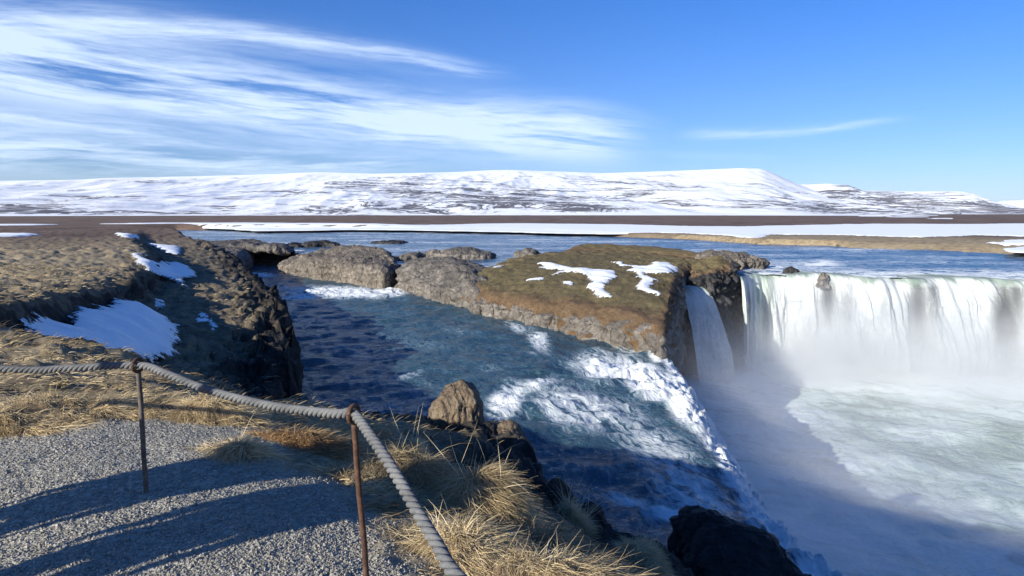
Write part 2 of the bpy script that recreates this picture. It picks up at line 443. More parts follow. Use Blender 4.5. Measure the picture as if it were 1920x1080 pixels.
RIVER = NEARBANK+LEFTCLIFF+[(-44, 94), (-52, 104)]+pl([(345, 459), (300, 447), (262, 440), (228, 433)], W1)+pl([(330, 431), (420, 432.5), (500, 432), (640, 431.5), (760, 432), (900, 434), (1000, 437), (1140, 444), (1290, 449), (1420, 458), (1450, 459), (1560, 461), (1610, 468), (1700, 475), (1800, 481), (1920, 488), (2150, 497)], W1)+[(150, 76), (110, 45), (70, 20), (40, 4), (14, 5.0)]
POOL = LIP+[(14, 5.0), (40, 4), (70, 20), (82, 47)]+CREST[::-1][1:]+[(19.5, 57.8), (17.2, 57.4), (15.6, 57.2), (13.0, 50), (11, 43.5)]
CHAN = LIP[::-1]+[(13, 50), (6, 54), (0, 60), (-5, 66), (-11, 73), (-20, 79), (-26, 90), (-33, 96), (-42, 94), (-48, 86), (-30, 50), (-14, 24), (-7, 10), (8, 6)]
RIM = [(-3.9, 8.6), (-4.7, 9.3), (-6.6, 10.4), (-9, 11.2), (-11.4, 13.6), (-13.0, 16.6), (-15.0, 21.5), (-17.0, 27.2), (-19.0, 32), (-21.5, 37.5), (-25, 45), (-29.5, 53), (-36, 63), (-47, 80), (-56, 97), (-75, 130)]
UPLAND = RIM+[(-400, 600), (-900, 300), (-900, -300), (200, -300), (200, -60), (20, -10), (6, 0), (2, 2), (-.5, 5)]
NEAR = [(0, 0, 0), (-2, 2, 0), (-4, 3, 0), (-1, 3, 0), (.2, 2, -.02), (1.5, .5, -.1), (1.9, 1.6, -.32), (3, 0, -.4), (-3, 5, .0), (-1.7, 4.6, -.04), (0, -6, .2), (-8, -4, .2), (8, -6, 0),
        (-.4, 3.3, -.12), (.3, 3.1, -.26), (.9, 3.0, -.28), (1.2, 2.2, -.14), (1.7, 3.2, -.6), (1.5, 4.0, -1.2), (-.3, 4.5, -.46), (.6, 4.7, -.78), (-1.0, 5.2, -.42), (-1.3, 6.2, -.75), (0, 6.2, -1.3), (1, 6, -1.85), (2.4, 5, -2.2), (2.4, 7, -3.1), (4, 4.5, -3.3), (4, 2, -1.9), (7, 3, -3.6),
        (-2.2, 5.8, -.1), (-2.6, 7.6, -.72), (-3.4, 9.6, -1.2), (-2.2, 10.5, -1.9), (-1.0, 12, -2.32), (.2, 9.4, -1.95), (-.6, 8, -1.6), (-3.2, 12.2, -2.2), (.9, 8, -2.1)]
UP = TPS(NEAR+[(-6, 4, 0), (-6, 6.5, .05), (-10, 5, .2), (-14, 8, .1), (-4.7, 9, -.45), (-7, 10, -.28), (-9, 10.5, -.2), (-12, 13, -.35), (-16, 16, -.2), (-14, 18, -.9), (-16.5, 24, -1.3), (-18.5, 29, -1.5), (-21, 30, -1.3), (-25, 37, -1.6), (-27, 45, -1.6), (-24, 24, -.6), (-35, 40, -.9), (-42, 52, -1.1), (-32, 52, -1.35), (-40, 68, -1.4), (-50, 84, -1.35), (-60, 100, -1.1), (-70, 70, -1.0), (-90, 100, -1.2), (-30, 8, .3)])
LOW = TPS(NEAR+[(-5, 11.5, -2.4), (-6.5, 14, -3.6), (-9, 14, -3.0), (-11.5, 17.5, -3.0), (-13, 21, -3.2), (-12.9, 25, -4.0), (-14.6, 26.5, -3.3), (-16.5, 32, -3.2), (-12.8, 33, -3.6), (-11, 29, -3.9), (-17.5, 40, -3.4), (-20, 42, -3.2), (-23.5, 47, -3.3), (-29, 56, -3.1), (-33, 62, -2.9), (-42, 80, -2.9), (-8.6, 22, -4.3), (-6.4, 17, -4.0), (-36, 84, -3.6), (-50, 100, -3.0), (-58, 112, -3.0)])
def ground_z(x, y, detail=True):
    r = np.hypot(x, y)
    sr = -sdist(x, y, RIVER)                       # land positive
    su = sdist(x, y, UPLAND)
    w3 = fbm(x*.35, y*.35, 0*x, 3); jag = fbm(x*1.1, y*1.1, 0*x+5, 4)
    inn = r < 140
    up = np.full(x.shape, -3.35); lw = np.full(x.shape, -3.35)
    up[inn] = UP(x[inn], y[inn]); lw[inn] = LOW(x[inn], y[inn])
    neark = sstep(3, 9, r)
    k = sstep(-.8, .7, su+(w3*.6+jag*.4)*neark*(1-.7*np.exp(-np.abs((x+14.2)/4)**3-np.abs((y-20.5)/8.5)**3)))
    z = lw+(up-lw)*k
    fark = sstep(80, 130, r)
    left = sstep(-20, -60, x)*sstep(320, 110, y)
    zf = -3.35+left*2.0+fbm(x*.02, y*.02, 0*x, 3)*.35*sstep(150, 500, r)
    z = z*(1-fark)+zf*fark
    hum = sstep(6, 14, r)*(1-sstep(120, 260, r))
    grav = sdist(x, y, GRAVEL)
    gk = sstep(-.25, .25, grav+fbm(x*2, y*2, 0*x, 3)*.2)*(r < 60)
    z = z+(1-gk)*((ridged(x*.45, y*.8, 0*x, 4)-.8)*.13*hum+fbm(x*1.3, y*1.9, 0*x+2, 4)*.10*sstep(2.5, 7, r)*(1-sstep(60, 140, r)))
    z = z+gk*(fbm(x*1.3, y*1.3, 0*x+8, 4)*.022+fbm(x*9, y*9, 0*x+8, 3)*.006)+(1-gk)*fbm(x*3.5, y*3.5, 0*x+9, 3)*.035*(r < 30)
    # rocky faces
    rock = sstep(4.5, 1.0, sr+w3*1.2)*(1-fark)*sstep(5.5, 8, r)
    band = np.exp(-((su+.3)/1.6)**2)*(1-fark)*sstep(7, 11, r)*.8
    lowr = (1-k)*(1-fark)*sstep(8, 12, r)*.55
    rk = np.clip(np.maximum(np.maximum(rock, band), lowr), 0, 1)
    rkz = np.maximum(np.maximum(rock, band*.55), lowr*.35)
    bl = ridged(x*.55, y*.55, z*.5, 5, .55)-.9
    damp = 1-.85*np.exp(-np.abs((x+14.2-(18-y)*.25)/3.4)**3-np.abs((y-20.5)/8.5)**3)
    nearb = .5+.5*sstep(12, 19, r)
    m_ = (rk > .04) & (r < 130); wz = np.zeros(x.shape)
    for fq, wq in ((.75, .50), (2.0, .20)):
        xx, yy = x[m_], y[m_]; pw_ = .3*perlin(xx*fq, yy*fq, 0*xx+4)
        f1, f2, cid = worley(xx*fq+pw_, yy*fq-pw_, 0*xx)
        wz[m_] += wq*((cid-.5)-.8*np.exp(-(f2-f1)/.09))
    z = z+rkz*wz*damp*(.45+.55*sstep(12, 19, r))
    z = z+rkz*(bl*.42+jag*.22)*damp*nearb
    # beds
    bed = np.full(x.shape, W1-1.4)
    sc = sdist(x, y, CHAN); spd = sdist(x, y, POOL)
    bed = bed+(W2-1.6-bed)*sstep(-.5, .9, sc)
    bed = bed+(W3-2-bed)*sstep(-2.6, -1.2, spd)
    wdt = np.where(r < 110, .55, np.where(r < 150, 1.5, 4.0))
    b = sstep(-.6, 1, (sr+(jag*.28+fbm(x*.6, y*.6, 0*x+20, 3)*.4)*(r < 130))/wdt)
    edge = np.where(r > 150, -3.9, z)
    z = bed+(z-bed)*b
    ex = {'gravel': gk, 'rock': np.clip(rk+(1-b)*.8, 0, 1)*(1-fark), 'far': np.clip(sstep(70, 130, r)*(1-.85*(x > 15)*sstep(175, 140, r))+(sstep(45, 80, r)*sstep(-.52, -.68, x/(np.abs(y)+.01))*.6), 0, 1), 'sr': sr, 'k': k, 'damp': damp}
    return z, ex
GRAVEL = pl([(-400, 862), (-150, 846), (0, 828), (130, 806), (250, 790), (480, 778), (560, 792), (500, 830), (520, 862), (600, 872), (655, 905), (700, 945), (740, 1000), (775, 1085)], 0)+[(.2, .8), (.8, -.5), (2, -8), (-12, -8), (-14, 2)]

# ------------------------------------------------------------------ the ground sheet (rings around the viewpoint, finer where the view goes)
azf = np.concatenate([np.arange(-180, -58, 3.), np.arange(-58, -44, .4), np.arange(-44, 44, .125), np.arange(44, 58, .4), np.arange(58, 180, 3.)])
rr = np.geomspace(.25, 3200, 860)
A, R = np.meshgrid(np.radians(azf), rr, indexing='ij')
gx, gy = R*np.sin(A), R*np.cos(A)
gz, ex = ground_z(gx, gy)
nA, nR = gx.shape
f = gridf(nA, nR, wrap=True)
v = np.stack([gx.ravel(), gy.ravel(), gz.ravel()], -1)
# push cliff faces about sideways so they are craggy, not smooth
kk = (ex['rock']*(.25+.75*sstep(12, 19, np.hypot(gx, gy)))*sstep(7, 11, np.hypot(gx, gy))*(np.hypot(gx, gy) < 140)*ex['damp']*sstep(-.9, .2, ex['sr'])).ravel()
v[:, 0] += kk*fbm(v[:, 0]*.9, v[:, 1]*.9, v[:, 2]*1.1, 4)*.45
v[:, 1] += kk*fbm(v[:, 0]*.9+40, v[:, 1]*.9, v[:, 2]*1.1, 4)*.45
f = np.vstack([f]); c0 = len(v); v = np.vstack([v, [[0, 0, 0]]])
attrs = {k: np.append(ex[k].ravel(), a) for k, a in (('gravel', 1), ('rock', 0), ('far', 0))}
ground = mk('ground', v, f, MGROUND, attrs=attrs); tag(ground, kind='structure')
lr = np.log(rr)
def zat(x, y):
    """height of the ground sheet by lookup"""
    a = np.degrees(np.arctan2(x, y)); r = np.log(np.maximum(np.hypot(x, y), .26))
    i = np.clip(np.searchsorted(azf, a)-1, 0, nA-2); j = np.clip(np.searchsorted(lr, r)-1, 0, nR-2)
    s = np.clip((a-azf[i])/(azf[i+1]-azf[i]), 0, 1); t = np.clip((r-lr[j])/(lr[j+1]-lr[j]), 0, 1)
    return (gz[i, j]*(1-s)+gz[i+1, j]*s)*(1-t)+(gz[i, j+1]*(1-s)+gz[i+1, j+1]*s)*t
def lookup(name, x, y):
    a = np.degrees(np.arctan2(x, y)); r = np.log(np.maximum(np.hypot(x, y), .26))
    return ex[name][np.clip(np.searchsorted(azf, a)-1, 0, nA-1), np.clip(np.searchsorted(lr, r)-1, 0, nR-1)]

# ------------------------------------------------------------------ rocks: outline in plan, walls, rounded top
def rock(name, outline, spine, ztop, zb, mat, label, cat='rock', nu=260, nw=22, nt=26, drop=.6, batter=.5, amp=.35, freq=.6, frac=.5, turf=None, group=None, seed=0, round_=2.0, crag=0, smoothing=True):
    o2 = smoothline(outline, nu, True)
    sp_ = resample(spine, 60)[0] if len(spine) > 1 else np.array(spine, float)
    d = ((o2[:, None]-sp_[None])**2).sum(-1); tgt = sp_[d.argmin(1)]
    for _ in range(20): tgt = .5*tgt+.25*(np.roll(tgt, 1, 0)+np.roll(tgt, -1, 0))
    tgt = sp_[((tgt[:, None]-sp_[None])**2).sum(-1).argmin(1)]
    rows = []; ts = []; qs = []
    ow = np.linalg.norm(tgt-o2, axis=1)[:, None]
    dirn = (tgt-o2)/(ow+1e-9)
    zt_f = ztop if callable(ztop) else (lambda x, y: np.full(np.shape(x), ztop))
    rim = o2+dirn*np.minimum(batter, ow*.6)
    zrim = zt_f(rim[:, 0], rim[:, 1])-drop
    for q in np.linspace(0, 1, nw, endpoint=False):
        p = o2+(rim-o2)*q**1.3
        rows.append(np.column_stack([p, zb+(zrim-zb)*q])); ts.append(np.full(nu, -1+q)); qs.append(np.full(nu, 0.))
    for q in np.linspace(0, 1, nt)**1.35:
        p = rim+(tgt-rim)*q
        # rounding within the first metres
        dd = np.clip(np.linalg.norm(p-rim, axis=1)/max(drop*1.6, .01)/round_, 0, 1)
        z = zt_f(p[:, 0], p[:, 1])-drop*(1-dd)**2
        rows.append(np.column_stack([p, z])); ts.append(np.full(nu, q+.001)*ow.mean()); qs.append(np.full(nu, q))
    v = np.stack(rows, 1).reshape(-1, 3); t = np.stack(ts, 1).ravel(); nv = len(rows)
    f = gridf(nu, nv, wrap=True)
    n = vnormals(v, f)
    if n[nv//3::nv][:, :2].mean() != n[nv//3::nv][:, :2].mean(): pass
    cen = o2.mean(0); sgn = np.sign(((v[:, :2]-cen)*n[:, :2]).sum()); n = n*sgn
    if sgn < 0: f = f[:, ::-1]
    vk = sstep(.72, .95, np.stack(qs, 1).ravel())[:, None]; n = n*(1-vk)+np.array([0, 0, 1.])*vk
    wall = np.clip(1-np.abs(n[:, 2])*1.1, 0, 1)
    s = seed*13.7
    d1 = fbm(v[:, 0]*freq+s, v[:, 1]*freq, v[:, 2]*freq, 5)
    d2 = ridged(v[:, 0]*freq*1.7+s, v[:, 1]*freq*1.7, v[:, 2]*freq*.5, 4)-.9
    d3 = fbm(v[:, 0]*freq*3.5+s, v[:, 1]*freq*3.5, v[:, 2]*freq*5.5, 3)
    topk = np.where(t > 0, np.clip(.55-.0*t, 0, 1), 1) if turf is None else np.where(t > 0, .45, 1)
    disp = amp*(d1*topk+frac*d2*(.25+wall)*np.where(t > .5, .5, 1)+.22*d3*topk)
    for fq, wq in ((freq*1.5, 1.0), (freq*3.6, .28)):
        wx = .25*perlin(v[:, 0]*fq+s, v[:, 1]*fq, v[:, 2]*fq)
        f1, f2, cid = worley((v[:, 0]+s)*fq+wx, v[:, 1]*fq-wx, v[:, 2]*fq*.34+wx)
        disp = disp+amp*wq*(.25+.75*wall)*np.where(t > .5, .45 if turf is None else .05, 1)*(.95*(cid-.5)-.75*np.exp(-(f2-f1)/.07))
    disp = disp+amp*.35*wall*(np.abs(((v[:, 2]*1.1+.5*d1) % 1)-.5)*4-1)*(t < .3)
    if crag: disp = disp+crag*np.where(t > 0, 1, .3)*(ridged(v[:, 0]*freq*1.3+s+9, v[:, 1]*freq*1.3, v[:, 2]*freq, 4)-.8)
    v = v+n*disp[:, None]
    root = None
    if turf is None:
        root = mk(name, v, f, mat, smooth=smoothing)
    else:
        tf = t[f].mean(1)+fbm(v[f[:, 0], 0]*.9+s, v[f[:, 0], 1]*.9, v[f[:, 0], 2], 4)*.9*turf[1]
        zf = v[f][:, :, 2].mean(1)
        keep = tf > turf[0]
        va, fa, _ = compact(v, f[~keep]); root = mk(name, va, fa, mat)
        edge = np.clip(1-np.maximum(t, 0)/turf[2], 0, 1)
        vb, fb, ab = compact(v+np.array([0, 0, .004]), f[keep], {'edge': edge}); mk('turf', vb, fb, MTURF, root, attrs=ab)
    tag(root, label, cat, group)
    return root
def idw(pts, pw=2.5):
    p = np.array(pts, float)
    def g(x, y):
        d = ((np.ravel(x)[:, None]-p[:, 0])**2+(np.ravel(y)[:, None]-p[:, 1])**2)**(pw/2)+1e-3
        return ((p[:, 2]/d).sum(1)/(1/d).sum(1)).reshape(np.shape(x))
    return g
def tps(pts): return TPS(pts, .05)

# grassy island between the channel and the main fall
isl_front = pl([(893, 590), (950, 601), (1000, 611), (1060, 621), (1120, 632), (1180, 643), (1243, 656)], W2)
ISL = isl_front+[(10.4, 41), (12.2, 47), (14.2, 52.5), (15.4, 56.6), (17.0, 60), (19, 64), (20.5, 68), (19, 72), (14, 78), (8.5, 80), (3, 77), (-.5, 71), (-3.2, 63), (-4.4, 56)]
isl_top = tps([(*PD(960, 572, 51)[:2], -4.4), (1.0, 49, -4.45), (4, 45.5, -4.55), (7, 42, -4.65), (9.3, 39.5, -4.7), (11.2, 45, -4.15), (9, 46, -4.0), (4, 52, -3.75), (12.5, 51, -3.7), (14.6, 56, -3.45), (8, 54, -3.55), (0, 58, -3.5), (3, 62, -3.3), (10, 64, -3.15), (17, 62, -3.2), (10, 74, -2.95), (18, 70, -3.1), (2, 74, -3.25), (-2, 66, -3.5)])
rock('rock_island', ISL, [(1, 62.5), (12.5, 60.5)], isl_top, -15.5, MROCK, 'long flat-topped island of pale rock with mossy turf and snow patches', 'rock island', nu=620, nw=44, nt=60, drop=.75, batter=.35, amp=.42, freq=.65, frac=.55, turf=(.12, .55, 3.4), seed=1, round_=1.6)
# bare lobe at the island's upstream end
o = pl([(757, 546), (790, 558), (830, 569), (870, 580), (903, 592)], W2)+[(-.8, 52.5), (-1.0, 58), (-2, 64), (-5, 70), (-9, 73), (-12.5, 72), (-13, 68.5)]
rock('rock_outcrop', o, [(-9, 68), (-4, 58)], tps([(-11, 68, -3.5), (-9, 70, -3.25), (-6, 64, -3.15), (-4.2, 60, -3.4), (-3.0, 56, -3.8), (-2.2, 53.5, -4.3), (-3.6, 54.5, -4.4), (-6.4, 59.5, -3.9), (-2, 60, -3.6)]), -9, MROCK, 'bare grey-brown rock hump joined to the grassy island', nu=360, nw=30, nt=34, drop=1.0, batter=.5, amp=.5, freq=.5, frac=.6, seed=2, crag=.12)
# middle rock of the row
o = pl([(520, 508), (560, 519), (610, 526), (660, 534), (705, 542), (735, 541), (756, 530)], W2)+[(-13.6, 77), (-15, 82), (-20, 90), (-27, 96), (-32, 97), (-34, 93)]
rock('rock_outcrop', o, [(-29, 90), (-17, 78)], idw([tuple(PD(a, b, Y)) for a, b, Y in ((540, 490, 91), (570, 477, 90), (610, 467, 88), (650, 462, 85), (690, 464, 82), (708, 476, 78), (750, 492, 73), (560, 488, 87), (620, 482, 81), (680, 488, 75), (720, 496, 71))], 3), -9, MROCK2, 'broad tan rock with fluted wall, middle of the row across the water', nu=460, nw=34, nt=34, drop=.7, round_=1.5, batter=.5, amp=.42, freq=.55, frac=.7, seed=3, crag=.18)
# rock with the cave, upstream end of the row: two piers and a lintel make the opening
o = [(-54, 97), *pl([(352, 498), (380, 506), (420, 512), (447, 514), (466, 509)], W2), (-38.0, 93), (-40, 99), (-47, 104), (-54, 104)]
cave = rock('cave_rock', o, [(-50, 98), (-42, 94)], tps([(-52, 99, -2.7), (-44, 93, -3.0), (-40, 92, -3.2), (-46, 100, -2.8), (-42, 98, -2.9)]), -9, MROCK, 'low brown rock with a dark cave mouth beside the left bank', nu=300, nw=26, nt=24, drop=.7, batter=.4, amp=.4, freq=.5, frac=.6, seed=4)
ctr = PD(497, 478, 94)
o = [(-38.6, 91.5), (-36.5, 91), (-34.6, 91.5), (-33.2, 93.5), (-34, 98), (-40, 99)]
def lintel(x, y): return np.full(np.shape(x), -2.85)
# roof slab spanning the gap
nu_, nv_ = 60, 18
uu, vv_ = np.meshgrid(np.linspace(0, 1, nu_), np.linspace(0, 2*np.pi, nv_, endpoint=False), indexing='ij')
sx = -40.5+8.3*uu; cyy = 94.0+.6*np.sin(uu*3); rz = .62+.3*np.abs(uu-.5)*2; rz = rz*(1-.75*np.clip((uu-.85)/.15, 0, 1))
sv3 = np.stack([sx, cyy+2.6*np.sign(np.cos(vv_))*np.abs(np.cos(vv_))**.6*(1-.5*np.clip((uu-.8)/.2, 0, 1)), -3.5-.7*np.clip((uu-.6)/.4, 0, 1)**1.5+rz*np.sign(np.sin(vv_))*np.abs(np.sin(vv_))**.6], -1).reshape(-1, 3)
sv3 = sv3+.28*np.stack([fbm(sv3[:, 0]*.8+a, sv3[:, 1]*.8, sv3[:, 2]*.8, 4) for a in (0, 30, 60)], -1)
ff = np.arange(nu_-1)[:, None]*nv_+np.arange(nv_)[None]; f2 = np.stack([ff, ff+nv_, (np.arange(nu_-1)[:, None]+1)*nv_+(np.arange(nv_)[None]+1) % nv_, np.arange(nu_-1)[:, None]*nv_+(np.arange(nv_)[None]+1) % nv_], -1).reshape(-1, 4)
mk('cave_roof', sv3, f2, MROCK, cave)
bw = np.array([[-39.5, 96.6, -8], [-33.5, 96.9, -8], [-33.6, 97.2, -3.6], [-39.5, 96.9, -3.6]])
nb = 24; gu, gv = np.meshgrid(np.linspace(0, 1, nb), np.linspace(0, 1, nb), indexing='ij')
bwv = np.stack([-40+7*gu, 96.6+.3*gv+.5*fbm(gu*4, gv*4, 0*gu, 3), -8+4.6*gv], -1).reshape(-1, 3)
mk('cave_back', bwv, gridf(nb, nb)[:, ::-1], MDARK, cave)
# low rocks behind the row
def lowrock(pxl, pxr, py, zt, depth, hgt, label, seed, mat=MROCK, zb=-5.6, Yo=0, **kw):
    l = P(pxl, py, zb+1.3); r_ = P(pxr, py, zb+1.3); c = (l+r_)/2; w = (r_[0]-l[0])/2
    th = np.linspace(0, 2*np.pi, 10, endpoint=False); k = 1+.18*np.sin(th*3+seed)+.1*np.cos(th*5+seed*2)
    o = [(c[0]+w*k_*np.cos(a), c[1]+Yo+depth*k_*np.sin(a)) for a, k_ in zip(th, k)]
    return rock('rock_outcrop' if w > 1.5 else 'boulder', o, [(c[0]-w*.6, c[1]+Yo), (c[0]+w*.6, c[1]+Yo)], idw([(c[0]-w*.7, c[1]+Yo, zt[0]), (c[0], c[1]+Yo, zt[1]), (c[0]+w*.7, c[1]+Yo, zt[2])]), zb, mat, label, seed=seed, nu=160, nw=12, nt=16, drop=hgt*.5, batter=.5, amp=.3, freq=.7, frac=.5, crag=.15, **kw)
lowrock(800, 938, 484, (-3.3, -2.9, -3.6), 3.2, 1.0, 'long low rock ridge behind the bare hump, pointed at its right end', 5)
lowrock(962, 1018, 483, (-3.4, -3.05, -3.5), 2.4, .9, 'small knobbly rock at the upper edge of the grassy island', 6)
lowrock(738, 800, 487, (-3.9, -3.5, -3.4), 2.2, .8, 'broken rocks beside the little cascade behind the rock row', 7)
lowrock(560, 640, 462, (-3.6, -3.3, -3.6), 3, .8, 'low dark rock in the river behind the fluted rock', 8, MDARK)
lowrock(415, 505, 462, (-3.3, -3.1, -3.5), 4, .8, 'flat brown rock shelf in the river above the cave mouth', 9)
lowrock(528, 572, 463, (-3.8, -3.5, -3.9), 3, .6, 'small black rock in the river near the cave rock', 10, MDARK)
lowrock(700, 765, 456, (-4.0, -3.75, -4.0), 4, .5, 'thin dark rock awash in the upper river', 11, MDARK)
o = [(6, 79), (9, 77.5), (15, 75), (19, 72), (22, 70), (23.5, 72), (21, 77), (15, 82), (9, 84)]
rock('rock_shelf', o, [(10, 80.5), (20, 74)], tps([(8, 81, -2.55), (14, 79, -2.6), (20, 74, -2.85), (22, 72, -3.2)]), -6, MROCK2, 'low brown turf ledge along the far edge of the grassy island', 'rock ledge', nu=260, nw=12, nt=20, drop=.5, batter=.4, amp=.25, freq=.7, turf=(.02, .5, 3), seed=12)
# pale knob at the tip, above the main fall
o = [(20.6, 67.5), (22.4, 66.6), (25, 67.4), (27.4, 68.6), (28.0, 70.6), (26, 73), (22.5, 74), (20.2, 71.5)]
rock('rock_outcrop', o, [(22.5, 70.3), (26, 70.3)], tps([(21.6, 69.5, -2.8), (23.4, 70.2, -2.55), (25, 70, -2.85), (27.2, 70, -3.2), (23, 73, -2.7)]), -6.5, MROCK2, 'pale fractured rock knob jutting over the river at the island tip', nu=240, nw=18, nt=22, drop=.5, batter=.4, amp=.38, freq=.75, frac=.9, seed=13, crag=.2)
# dark headland between the two falls
o = [(16.3, 57.6), (17.8, 57.3), (19.4, 57.9), (20.6, 59.2), (21.8, 60.0), (22.3, 61.6), (22.9, 64), (22.2, 67.5), (19, 69), (16.4, 66), (15.9, 61)]
rock('rock_headland', o, [(18.8, 62), (20.3, 64.5)], tps([(17, 58.6, -4.0), (19.6, 59.5, -3.6), (21.6, 61.4, -2.9), (22, 64, -3.0), (18, 63, -3.3), (20, 66, -3.1)]), -16, MDARK, 'black fluted cliff standing between the narrow fall and the wide fall', 'cliff', nu=300, nw=60, nt=24, drop=.5, batter=.8, amp=.6, freq=.55, frac=1.1, seed=14, crag=.1, turf=(.5, .8, 2.0))
# rocks showing through at the brink
for i, (a, b, zt, s_, lab) in enumerate([(1494, 511, -3.62, (1.0, .7), 'dark angular rock parting the water at the brink of the wide fall'), (1551, 516, -3.72, (.6, .6), 'rounded brown rock standing in the brink of the wide fall')]):
    c = P(a, b, W1); c[1] += .75 if i else 1.2
    o = [(c[0]+s_[0]*math.cos(t_), c[1]+s_[1]*math.sin(t_)) for t_ in np.linspace(0, 6.283, 9)[:-1]]
    rock('boulder', o, [(c[0], c[1])], zt, -5.6, MROCK if i else MDARK, lab, nu=90, nw=20, nt=12, drop=.45, batter=.3, amp=.22, freq=1.2, seed=20+i)
# foreground boulder on the bank edge
c = (-1.05, 11.6)
o = [(c[0]+a, c[1]+b) for a, b in ((-.56, -.10), (-.42, -.38), (0, -.46), (.38, -.36), (.60, -.06), (.50, .36), (.05, .50), (-.42, .34))]
rock('boulder', o, [(c[0]+.08, c[1]+.05), (c[0]+.16, c[1]+.02)], (lambda x, y: -1.27-.2*np.logaddexp(0, 5*np.maximum.reduce([(c[0]+.14-x)*1.05, (x-c[0]-.14)*1.75, (c[1]-.02-y)*1.5+.25*(x-c[0]), (y-c[1]-.05)*1.7])-.3)), -3.0, MBROWN, 'brown pointed boulder standing at the edge of the near bank', 'boulder', nu=200, nw=24, nt=44, drop=.08, batter=.10, amp=.05, freq=2.2, frac=.6, seed=31, crag=.03, round_=1.0)
o = [(-.75, 10.6), (-.3, 10.35), (.15, 10.5), (.42, 10.9), (.3, 11.5), (-.2, 11.8), (-.6, 11.4)]
rock('rock_slab', o, [(-.4, 11), (.1, 11.05)], idw([(-.5, 10.9, -2.15), (-.1, 11, -2.0), (.3, 11.1, -2.3)]), -3.2, MBROWN, 'low tan rock slab at the right foot of the pointed boulder', nu=140, nw=14, nt=20, drop=.14, batter=.1, amp=.10, freq=2.2, seed=32, crag=.04)
# black wet rock low on the near bank
o = [(2.2, 8.7), (2.5, 7.6), (3.0, 6.6), (3.7, 6.0), (4.5, 6.2), (4.9, 7.0), (4.75, 8.2), (4.2, 9.1), (3.5, 9.8), (2.8, 10.0), (2.3, 9.5)]
rock('wet_rock', o, [(2.95, 9.1), (3.6, 8.7), (4.1, 8.0)], tps([tuple(PD(1275, 952, 9.4)), tuple(PD(1305, 943, 9.3)), tuple(PD(1350, 958, 9.2)), tuple(PD(1400, 985, 8.9)), tuple(PD(1470, 1028, 8.5)), tuple(PD(1515, 1068, 8.2)), (2.7, 7.8, -3.3), (3.3, 6.8, -3.9), (4.2, 6.6, -4.2), (4.8, 7.4, -3.9)]), -7, MBLACK, 'large black wet rock on the near bank beside the rushing water', nu=260, nw=24, nt=40, drop=.35, batter=.3, amp=.17, freq=1.1, frac=.6, seed=33, crag=.05)

# ------------------------------------------------------------------ water
def blobs(px, py, lst):
    s = 0
    for a, b, w, h, amp, ang in lst:
        ca, sa = math.cos(rad(ang)), math.sin(rad(ang)); dx_ = px-a; dy_ = py-b
        u = (dx_*ca+dy_*sa)/w; v_ = (-dx_*sa+dy_*ca)/h
        s = np.maximum(s, amp*np.exp(-(u*u+v_*v_)))
    return s
def sheet(name, az0, az1, na, r0, r1, nr, zfun, keep, foamfun, flow, mat, wave):
    A_, R_ = np.meshgrid(np.radians(np.linspace(az0, az1, na)), np.geomspace(r0, r1, nr), indexing='ij')
    x, y = (R_*np.sin(A_)).ravel(), (R_*np.cos(A_)).ravel()
    f = gridf(na, nr); kp = keep(x, y); f = f[kp[f].all(1)]
    v = np.stack([x, y, 0*x], -1); v, f, _ = compact(v, f)
    x, y = v[:, 0], v[:, 1]
    z = zfun(x, y); px_, py_ = proj(x, y, z); fo = foamfun(x, y, px_, py_)
    fu, fv = flow(x, y)
    z = z+wave(x, y, fu, fv, fo); v[:, 2] = z
    return mk(name, v, f[:, ::-1], mat, attrs={'foam': np.clip(fo, 0, 1), 'fu': fu, 'fv': fv})
LIPA = np.array(smoothline(LIP, 120))
def lipd(x, y):
    """distance past the brink (positive = over the pool)"""
    lx = np.interp(y, LIPA[::-1, 1], LIPA[::-1, 0]); return (x-lx)
def chan_z(x, y):
    d = lipd(x, y); z = np.full(x.shape, W2)
    up = sstep(-9, -.5, d)*.55*sstep(12, 20, y)             # water draws down towards the brink
    z = z-up-np.where(d > -.8, .55*(d+.8)**2, 0)
    z = z+sstep(78, 96, y)*.25
    return np.maximum(z, W3-.6)
CF = [(640, 548, 115, 13, .80, 2), (735, 546, 40, 12, .85, 0), (480, 516, 60, 7, .62, 0), (560, 558, 60, 7, .66, 0), (800, 530, 40, 8, .4, 0),
      (965, 612, 42, 12, .50, 25), (1010, 640, 36, 22, .62, 40), (1000, 662, 70, 7, .42, 5), (950, 750, 50, 34, .78, -38), (1010, 720, 60, 18, .62, -15), (1130, 690, 80, 36, .72, 10), (1215, 715, 100, 34, .92, 25), (1290, 760, 80, 34, .98, 45), (1360, 840, 50, 32, .95, 55),
      (1100, 770, 170, 60, .58, 10), (770, 702, 60, 14, .46, -12), (1180, 655, 70, 10, .55, 10), (1240, 668, 40, 14, .8, 20), (1240, 850, 130, 60, .56, 20), (1300, 930, 130, 60, .60, 25), (1440, 960, 60, 50, .80, 50), (1540, 1060, 60, 60, .85, 50), (1180, 940, 60, 16, .62, 15), (1250, 960, 60, 16, .72, 5),
      (860, 660, 180, 60, .28, 0), (1330, 700, 60, 60, .9, 50)]
def chan_foam(x, y, px_, py_):
    f_ = 1.12*blobs(px_, py_, [(a, b, w*1.12, h*1.15, k, g) for a, b, w, h, k, g in CF]); f_ = np.maximum(f_, .31+.10*perlin(x*.12, y*.12, 0*x))
    d = lipd(x, y); b = sstep(-1.3, .3, d)*(1.12+.25*fbm(x*.6, y*.6, 0*x, 3)); f_ = np.maximum(f_, b)
    f_ = np.maximum(f_, .42*sstep(1.2, .2, sdist(x, y, CHAN))*0)
    return f_+.10*fbm(x*.35, y*.35, 0*x, 3)
def chan_flow(x, y): return x*.90+y*.43, -x*.43+y*.90
